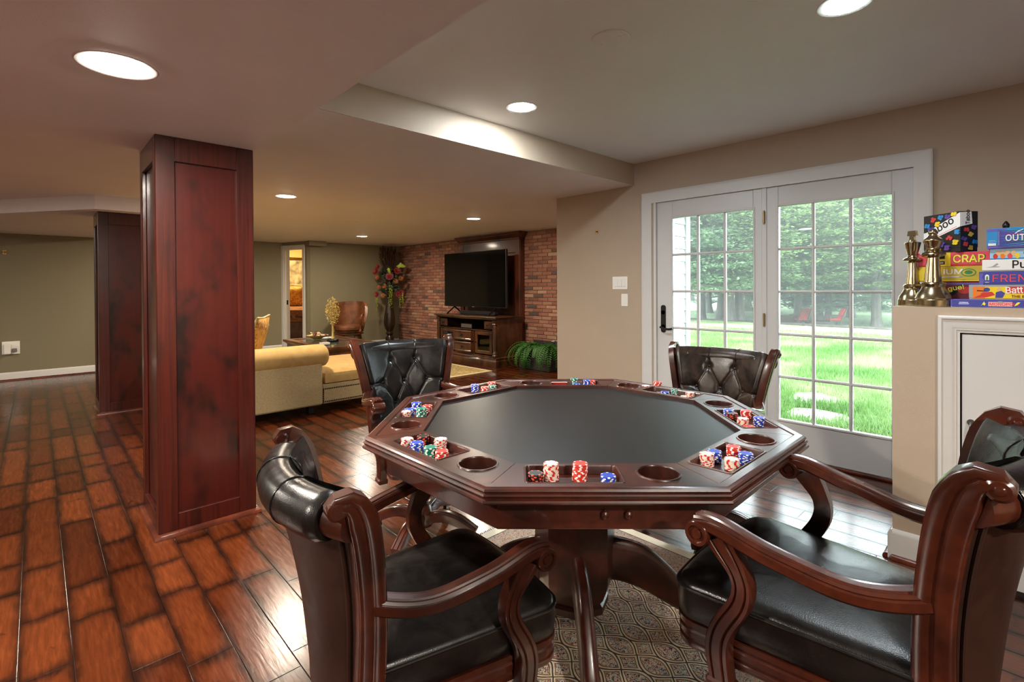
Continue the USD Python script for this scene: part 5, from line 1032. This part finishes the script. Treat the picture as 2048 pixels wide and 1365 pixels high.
def side_put(kind, args, c):                                # the narrow side that faces right (-y)
    m = MB(); d = .0016 + (.0004 if kind == 'text' else 0) + (0.0002 if kind == 'ell' else 0)
    if kind == 'poly': m.extrude(Polygon(args), 0, d)
    elif kind == 'ell': u, v, a, b = args; m.extrude(Polygon(circ(1, 20, a, b) + [u, v]), 0, d)
    else:
        tm = meshkit.text_mesh('Taboo', .016, d, bold=True); V = tm.vertices[:, [1, 0, 2]] * [-1.2, 1, 1] + [.044, .124, 0]; m.add(V, tm.faces)
    m.move(A([[1, 0, 0, 0], [0, 0, -1, -.185], [0, 1, 0, 0], [0, 0, 0, 1]])); obj('lettering' if kind == 'text' else 'print', m, ink(c), t, smooth=False)
side_put('poly', [(.0, .115), (.058, .128), (.053, .183), (.0, .180)], 'white'); side_put('text', None, 'black')
for u, v, c in ((.03, .10, 'red'), (.066, .112, 'purple'), (.05, .08, 'mustard'), (.018, .06, 'purple'), (.07, .045, 'teal'), (.025, .035, 'red'), (.05, .018, 'mustard')):
    for k in range(4): a = k * PI / 2 + r5.random(); side_put('ell', (min(max(u + .008 * math.cos(a), .006), .079), max(v + .006 * math.sin(a), .006), .0062, .0055), c)
m = MB(); m.lathe([(.001, 0), (.04, 0), (.04, .02), (.03, .03), (.02, .08), (.018, .25), (.022, .31), (.034, .325), (.030, .335), (.018, .342), (.020, .352), (.016, .362), (.011, .366), (.013, .374), (.013, .381), (.009, .388), (.004, .396), (.001, .398)], 32); simple('black_finial', m, 'black_plastic', 'black turned finial rising behind the right stack of games', 'finial', (3.31, .105, ZW))
# ------------------------------------------------------------------ the garden beyond the doors
def instancer(path, protos, pos, quats, scales, idx, label, cat, kind='stuff'):
    pi = UsdGeom.PointInstancer.Define(stage, path); rel = pi.CreatePrototypesRel()
    for k, (v, f, mt) in enumerate(protos):
        usdkit.mesh(stage, f'{path}/blade_clump_{k}', (v, f), mats[mt], smooth=False); rel.AddTarget(f'{path}/blade_clump_{k}')
    pi.CreatePositionsAttr(Vt.Vec3fArray.FromNumpy(A(pos).astype(np.float32))); pi.CreateScalesAttr(Vt.Vec3fArray.FromNumpy(A(scales).astype(np.float32)))
    pi.CreateOrientationsAttr(Vt.QuathArray([Gf.Quath(float(q[0]), float(q[1]), float(q[2]), float(q[3])) for q in quats])); pi.CreateProtoIndicesAttr(Vt.IntArray(list(map(int, idx))))
    return setd(path, label, cat, None, kind)
noisy('lawn_soil', [(.3, (96, 129, 65)), (.5, (122, 154, 82)), (.68, (168, 178, 134))], (.5, .9, 1), .95, detail=6, dist=.8)
noisy('mulch', [(.3, (44, 40, 34)), (.7, (84, 74, 62))], (4, 4, 4), .95, bump=.4, bscale=20)
noisy('field', [(.3, (96, 122, 79)), (.7, (122, 141, 103))], (.2, .2, 1), .95)
def zlawn(x, y): return -.075 + .02 * np.sin(x * .9 + y * .4) * np.clip((x - 5) / 4, 0, 1) - .0375 * np.maximum(np.asarray(x) - 8.0, 0)
xs, ys = np.r_[np.linspace(4.11, 9, 30), np.linspace(9.4, 31, 30)], np.linspace(-20, 40, 80)
X, Y = np.meshgrid(xs, ys, indexing='ij')
m = MB(); m.grid(np.stack([X, Y, zlawn(X, Y)], -1), flip=True); obj('ground', m, 'lawn_soil', None, smooth=True, label='sunlit lawn running out to the trees', kind=S)
m = MB(); m.extrude(Polygon([(31.0, 40), (30.8, 18.6), (30.1, 11.8), (29.0, 6.5), (28.2, 2.5), (27.3, -6.2), (26.4, -20), (29.0, -20), (31.0, 5), (33.0, 18), (33.5, 40)]), -.30, .05); m.v = [v + np.c_[0 * v[:, 0], 0 * v[:, 0], zlawn(v[:, 0], 0) - 0 * v[:, 0] - .02 * np.sin(v[:, 0] * .9)] for v in m.v]; obj('mulch_bed', m, 'mulch', None, smooth=False, label='dark mulch bed beneath the trees', kind=S)
m = MB(); m.box(28.5, 190, -120, 160, -1.6, -1.38); obj('field', m, 'field', None, smooth=False, label='pale open field beyond the trees', kind=S)
# grass blades
mat('grass_blade', {'i': ('object_info', {}), 'pos': ('geometry', {}), 'n': ('noise_texture', {'scale': .8, 'detail': 4.0, 'distortion': .6}), 'r': ('rgb_ramp', {'ramp': [(.36, lin((84, 123, 61))), (.5, lin((113, 147, 84))), (.64, lin((153, 168, 122)))]}), 'p': ('principled_bsdf', {'roughness': .6}), 't': ('translucent_bsdf', {}), 'm': ('mix_closure', {'fac': .35})},
    [('pos.position', 'n.vector'), ('n.fac', 'r.fac'), ('r.color', 'p.base_color'), ('r.color', 't.color'), ('p.BSDF', 'm.closure1'), ('t.BSDF', 'm.closure2')], 'm.closure')
rg = np.random.default_rng(21)
protos = []
for k in range(3):
    m = MB()
    for i in range(14):
        a = rg.random() * 2 * PI; b = A([rg.normal(0, .05), rg.normal(0, .05), 0]); h = .05 + .06 * rg.random(); d = A([math.cos(a), math.sin(a), 0]); w_ = A([-d[1], d[0], 0]) * .0028; l = .03 * rg.random() + .012
        m.add([b - w_, b + w_, b + d * l * .4 + [0, 0, h * .6] + w_ * .8, b + d * l * .4 + [0, 0, h * .6] - w_ * .8, b + d * l + [0, 0, h]], [[0, 1, 2], [0, 2, 3], [3, 2, 4]])
    protos.append((*m.arrays(), 'grass_blade'))
n_ = 26000
u = rg.random(n_); gx = 4.25 + 17 * u ** 2.1; gy = -2.2 + (gx - 4) * -.25 + rg.random(n_) * (4.2 + (gx - 4) * .95)
stones = [((5.72, 1.55), .30, .24), ((6.60, 1.80), .32, .22), ((5.05, 1.05), .3, .22)]
keep = np.ones(n_, bool)
for (sx, sy), a_, b_ in stones: keep &= ((gx - sx) / (a_ + .02)) ** 2 + ((gy - sy) / (b_ + .06)) ** 2 > 1
keep &= ~((gy > 2.95) & (gx < 6.0))
gx, gy = gx[keep], gy[keep]; n_ = len(gx); a = rg.random(n_) * PI; sc = (.75 + .6 * rg.random(n_)) * np.interp(gx, [4, 9, 21], [1, 1.1, 1.5])
instancer('/World/lawn_grass', protos, np.c_[gx, gy, zlawn(gx, gy) - .004], np.c_[np.cos(a), 0 * a, 0 * a, np.sin(a)], np.c_[sc * 1.3, sc * 1.3, sc], rg.integers(0, 3, n_), 'short bright green grass of the lawn outside the french doors', 'grass')
noisy('flagstone', [(.3, (151, 146, 137)), (.7, (177, 172, 163))], (5, 5, 5), .9, bump=.4, bscale=30)
for k, (((sx, sy), a_, b_), lab) in enumerate(zip(stones, ('pale flagstone stepping stone in the grass, the large middle one', 'pale flagstone stepping stone further out in the grass', 'pale flagstone stepping stone closest to the door'))):
    q = np.arange(18) * 2 * PI / 18; rr = 1 + .10 * np.sin(3 * q + k) + .06 * rg.standard_normal(18); o = np.c_[a_ * np.cos(q) * rr, b_ * 1.15 * np.sin(q) * rr]
    m = MB(); m.loft([np.c_[o * s_, np.full(18, z)] for s_, z in ((.98, -.06), (1, -.02), (.99, -.006), (.95, 0))]); simple('stepping_stone', m, 'flagstone', lab, 'stepping stone', (sx, sy, -.045), 20)
# house wing with clapboard siding
plain('siding_white', (168, 174, 175), .5)
t = thing('house_wing', 'white clapboard wing of the house seen through the left door', 'building', (4.12, 3.0, 0))
m = MB(); m.box(0, 1.74, .02, .4, -.1, 3.2); obj('sheathing', m, 'siding_white', t)
for k in range(21): m = MB(); z = -.08 + k * .15; m.add([(0, .02, z), (0, -.016, z), (0, .0, z + .158), (0, .02, z + .158), (1.66, .02, z), (1.66, -.016, z), (1.66, 0, z + .158), (1.66, .02, z + .158)], [[0, 1, 5, 4], [1, 2, 6, 5], [2, 3, 7, 6], [0, 3, 2, 1], [4, 5, 6, 7]]); obj('clapboard', m, 'siding_white', t, smooth=False)
m = MB(); m.box(1.66, 1.765, -.026, .06, -.1, 3.2, .004); obj('corner_trim', m, 'siding_white', t)
# trees
noisy('bark', [(.3, (58, 54, 50)), (.7, (104, 98, 92))], (3, 3, .6), .95, bump=.6, bscale=14)
def leafmat(name, c0, c1, c2):
    mat(name, {'i': ('geometry', {}), 'tc': ('texture_coordinate', {}), 'n': ('noise_texture', {'scale': 1.3, 'detail': 3.0, 'roughness': .6}), 'a': ('math', {'math_type': 'multiply_add', 'value2': .25, 'value3': -.125}), 'sm': ('math', {'math_type': 'add'}), 'mr': ('map_range', {'from_min': .3, 'from_max': .72, 'clamp': True}), 'r': ('rgb_ramp', {'ramp': [(0, lin(c0)), (.55, lin(c1)), (1, lin(c2))]}), 'p': ('principled_bsdf', {'roughness': .6}), 't': ('translucent_bsdf', {}), 'm': ('mix_closure', {'fac': .45})}, [('i.random_per_island', 'a.value1'), ('tc.object', 'n.vector'), ('n.fac', 'sm.value1'), ('a.value', 'sm.value2'), ('sm.value', 'mr.value'), ('mr.result', 'r.fac'), ('r.color', 'p.base_color'), ('r.color', 't.color'), ('p.BSDF', 'm.closure1'), ('t.BSDF', 'm.closure2')], 'm.closure')
leafmat('leaf_light', (82, 108, 60), (129, 154, 91), (175, 187, 130)); leafmat('leaf_mid', (60, 86, 60), (103, 130, 87), (153, 170, 125)); leafmat('leaf_blue', (103, 130, 104), (135, 159, 129), (168, 184, 158))
def tree_master(name, seed, mt, n_l, size, z0, z1, R, conifer=False):
    t = path_for(name); UsdGeom.Xform.Define(stage, t); stage.GetPrimAtPath(t).SetSpecifier(Sdf.SpecifierClass)
    q = np.random.default_rng(seed)
    zs = np.linspace(0, z1 * .9, 14); ph = q.random() * 6
    m = MB(); pth = np.c_[.10 * np.sin(zs * .5 + ph), .08 * np.cos(zs * .6 + ph), zs]; m.sweep(pth, circ(1, 10), (0, 1, 0), scale=np.interp(zs, [0, .3, 1.5, z1], [.27, .2, .17, .05]))
    for k in range(26):
        zb = z0 + (z1 - z0) * .85 * q.random(); a = q.random() * 2 * PI; L = R * (.5 + .5 * q.random()); m.sweep(spline([(0, 0, zb), (L * .5 * math.cos(a), L * .5 * math.sin(a), zb + .25), (L * math.cos(a), L * math.sin(a), zb + (.0 if conifer else .45))], 7), circ(1, 5), (0, 0, 1), scale=np.linspace(.05, .012, 7))
    obj('trunk', m, 'bark', t)
    # leaves gather in sprays along branches
    nb = n_l // 60; V, F = [], []; c = 0
    for k in range(nb):
        f = q.random() ** .8; zb = z0 + (z1 - z0) * f; rr = R * (np.sqrt(1 - ((f - .35) / .68) ** 2) if not conifer else (1.05 - f * .8)); l = rr * (.35 + .65 * q.random() ** .5); a = q.random() * 2 * PI
        cc = A([l * math.cos(a), l * math.sin(a), zb]); pts = q.normal(0, 1, (60, 3)) * [.27, .27, .085] + cc; pts[:, 2] -= .12 * np.linalg.norm(pts[:, :2] - cc[:2], axis=1)
        d1 = q.normal(0, 1, (60, 3)) * [1, 1, .5]; d1 /= np.linalg.norm(d1, axis=1, keepdims=True); d2 = np.cross(d1, q.normal(0, 1, (60, 3))); d2 /= np.linalg.norm(d2, axis=1, keepdims=True); s_ = size * (.6 + .8 * q.random((60, 1)))
        V.append(np.stack([pts - d1 * s_, pts + d2 * s_ * .5, pts + d1 * s_, pts - d2 * s_ * .5], 1).reshape(-1, 3)); b = np.arange(60)[:, None] * 4 + c; F.append(np.hstack([b, b + 1, b + 2])); F.append(np.hstack([b, b + 2, b + 3])); c += 240
    m = MB(); m.add(np.vstack(V), np.vstack(F)); obj('crown', m, mt, t, smooth=False, kind='stuff')
    return t
TA = tree_master('tree_master_light', 1, 'leaf_light', 42000, .075, 2.8, 9.6, 3.2); TB = tree_master('tree_master_mid', 2, 'leaf_mid', 42000, .075, 2.3, 10.4, 3.0, True); TD = tree_master('tree_master_blue', 3, 'leaf_blue', 30000, .09, .6, 9.5, 3.6)
def dirpt(px, d): v = fw + ri * (px - 1024) / FPX; v = v / (v @ fw); return EYE[0] + v[0] * d, EYE[1] + v[1] * d
TREES = [(1362, 19.0, TB, 1.0, 'dark green tree beside the white siding'), (1402, 25, TA, .9, 'small light green tree seen through the left leaf, further back'), (1440, 20.5, TA, 1.0, 'light green tree left of the paired trunks'), (1464, 20.0, TB, 1.05, 'left one of the paired dark trunks in the left door'), (1483, 20.6, TA, 1.1, 'right one of the paired dark trunks in the left door'),
         (1592, 22.5, TB, 1.0, 'dark green tree behind the left patio chair'), (1640, 24.0, TD, 1.1, 'broad tree behind the patio table'), (1656, 23.0, TA, .8, 'slim leaning tree right of the patio table'), (1700, 26, TD, 1.0, 'blue green tree far behind the right patio chair'), (1757, 18.6, TA, .95, 'light green tree standing alone in the right door'), (1835, 20, TB, 1.0, 'tree hidden partly by the right door frame'), (1545, 27, TD, 1.2, 'blue green tree behind the door meeting stile'), (1420, 31, TD, 1.2, 'blue green background tree behind the left door'), (1500, 33, TB, 1.2, 'dark background tree between the two doors'), (1610, 34, TA, 1.25, 'light background tree behind the patio'), (1680, 36, TB, 1.25, 'dark background tree behind the right door'), (1745, 33, TD, 1.2, 'blue green background tree at the right'), (1800, 35, TA, 1.2, 'light background tree at the right edge of the door')]
for k, (px, d, tm_, s_, lab) in enumerate(TREES): dup(tm_, 'tree', (*dirpt(px, d * 1.55), -1.38), (k * 67) % 360, lab + (', beyond the lawn' if len(lab.split()) < 12 else ''), 'tree', 'trees beyond the lawn' if False else None, (s_ * 1.45, s_ * 1.45, s_ * .95), 10 if 'leaning' in lab else None)
for k in range(16):
    px = 1300 + 40 * k + rg.normal(0, 8); dup((TD, TB, TA)[k % 3], 'tree', (*dirpt(px, 82 + 18 * rg.random()), -1.4), rg.random() * 360, 'hazy tree of the distant woodland edge', 'tree', 'distant woodland trees', (2.7, 2.7, 1.7))
# patio furniture
plain('cushion_red', (176, 44, 48), .8); noisy('dark_teak', [(.3, (48, 34, 28)), (.7, (72, 52, 42))], (20, 20, 4), .6)
def patio_chair(label, px, d, rz, sc=1.0):
    t = thing('patio_chair', label, 'outdoor chair', (*dirpt(px, d), -1.15), rz)
    m = MB(); m.sweep([(-.25, 0, .33), (-.36, 0, .65), (-.50, 0, .98)], rrect(.62, .10, .04, 3), (0, 1, 0) if False else (1, 0, .3)); obj('back_cushion', m, 'cushion_red', t)
    m = MB(); m.box(-.26, .34, -.30, .30, .30, .40, .03); obj('seat_cushion', m, 'cushion_red', t)
    for s in (-1, 1):
        m = MB(); m.box(.26, .33, s * .36 - .03, s * .36 + .03, .0, .56, .005); obj('leg', m, 'dark_teak', t)
        m = MB(); m.sweep([(-.20, s * .36, 0), (-.36, s * .36, .5), (-.60, s * .36, 1.08)], rrect(.06, .06, .01, 2), (0, 1, 0)); obj('leg', m, 'dark_teak', t)
        m = MB(); m.box(-.42, .36, s * .36 - .05, s * .36 + .05, .56, .60, .006); obj('armrest', m, 'dark_teak', t)
    m = MB(); m.box(-.26, .33, -.36, .36, .24, .30, .005); obj('seat_frame', m, 'dark_teak', t)
    for k in range(6): y = -.28 + .112 * k; m = MB(); m.sweep([(-.30, y, .34), (-.46, y, .68), (-.62, y, 1.04)], rrect(.05, .025, .006, 2), (1, 0, .4)); obj('slat', m, 'dark_teak', t)
    m = MB(); m.box(-.66, -.60, -.39, .39, 1.02, 1.09, .006); obj('top_rail', m, 'dark_teak', t)
patio_chair('red cushioned patio chair seen from behind under the trees', 1598, 30.5, 46 + 10)
patio_chair('red cushioned patio chair turned sideways at the right of the fire table', 1668, 30.0, 120)
t = thing('fire_table', 'low dark patio table between the two red chairs', 'outdoor table', (*dirpt(1634, 30.2), -1.38), 40)
m = MB(); m.box(-.6, .6, -.6, .6, .38, .46, .01); obj('top', m, 'dark_teak', t); m = MB(); m.box(-.5, .5, -.5, .5, .0, .38, .01); obj('base', m, 'dark_teak', t)
t = thing('patio_bench', 'dark wooden lounge at the left end of the patio', 'outdoor bench', (*dirpt(1566, 31.0), -1.38), 30)
m = MB(); m.box(-.3, .3, -.8, .8, .30, .38, .01); obj('seat', m, 'dark_teak', t); m = MB(); m.sweep([(-.3, 0, .38), (-.5, 0, .8)], rrect(1.5, .05, .01, 2), (1, 0, .3)); obj('back', m, 'dark_teak', t)
for s in (-1, 1):
    for r_ in (-1, 1): m = MB(); m.box(s * .24 - .03, s * .24 + .03, r_ * .7 - .03, r_ * .7 + .03, 0, .30, .004); obj('leg', m, 'dark_teak', t)
# light summer haze among the trees
mats['garden_haze'] = usdkit.material(stage, '/World/Looks/garden_haze', {'v': ('principled_volume', {'density': .0042, 'color': (.92, .97, .93), 'anisotropy': .2})}, volume='v.volume')
m = MB(); m.box(12.0, 125.0, -60, 110, -1.3, 24.0); obj('haze', m, 'garden_haze', None, smooth=False, label='thin pale summer haze between the lawn and the woodland', cat='haze', kind='stuff')
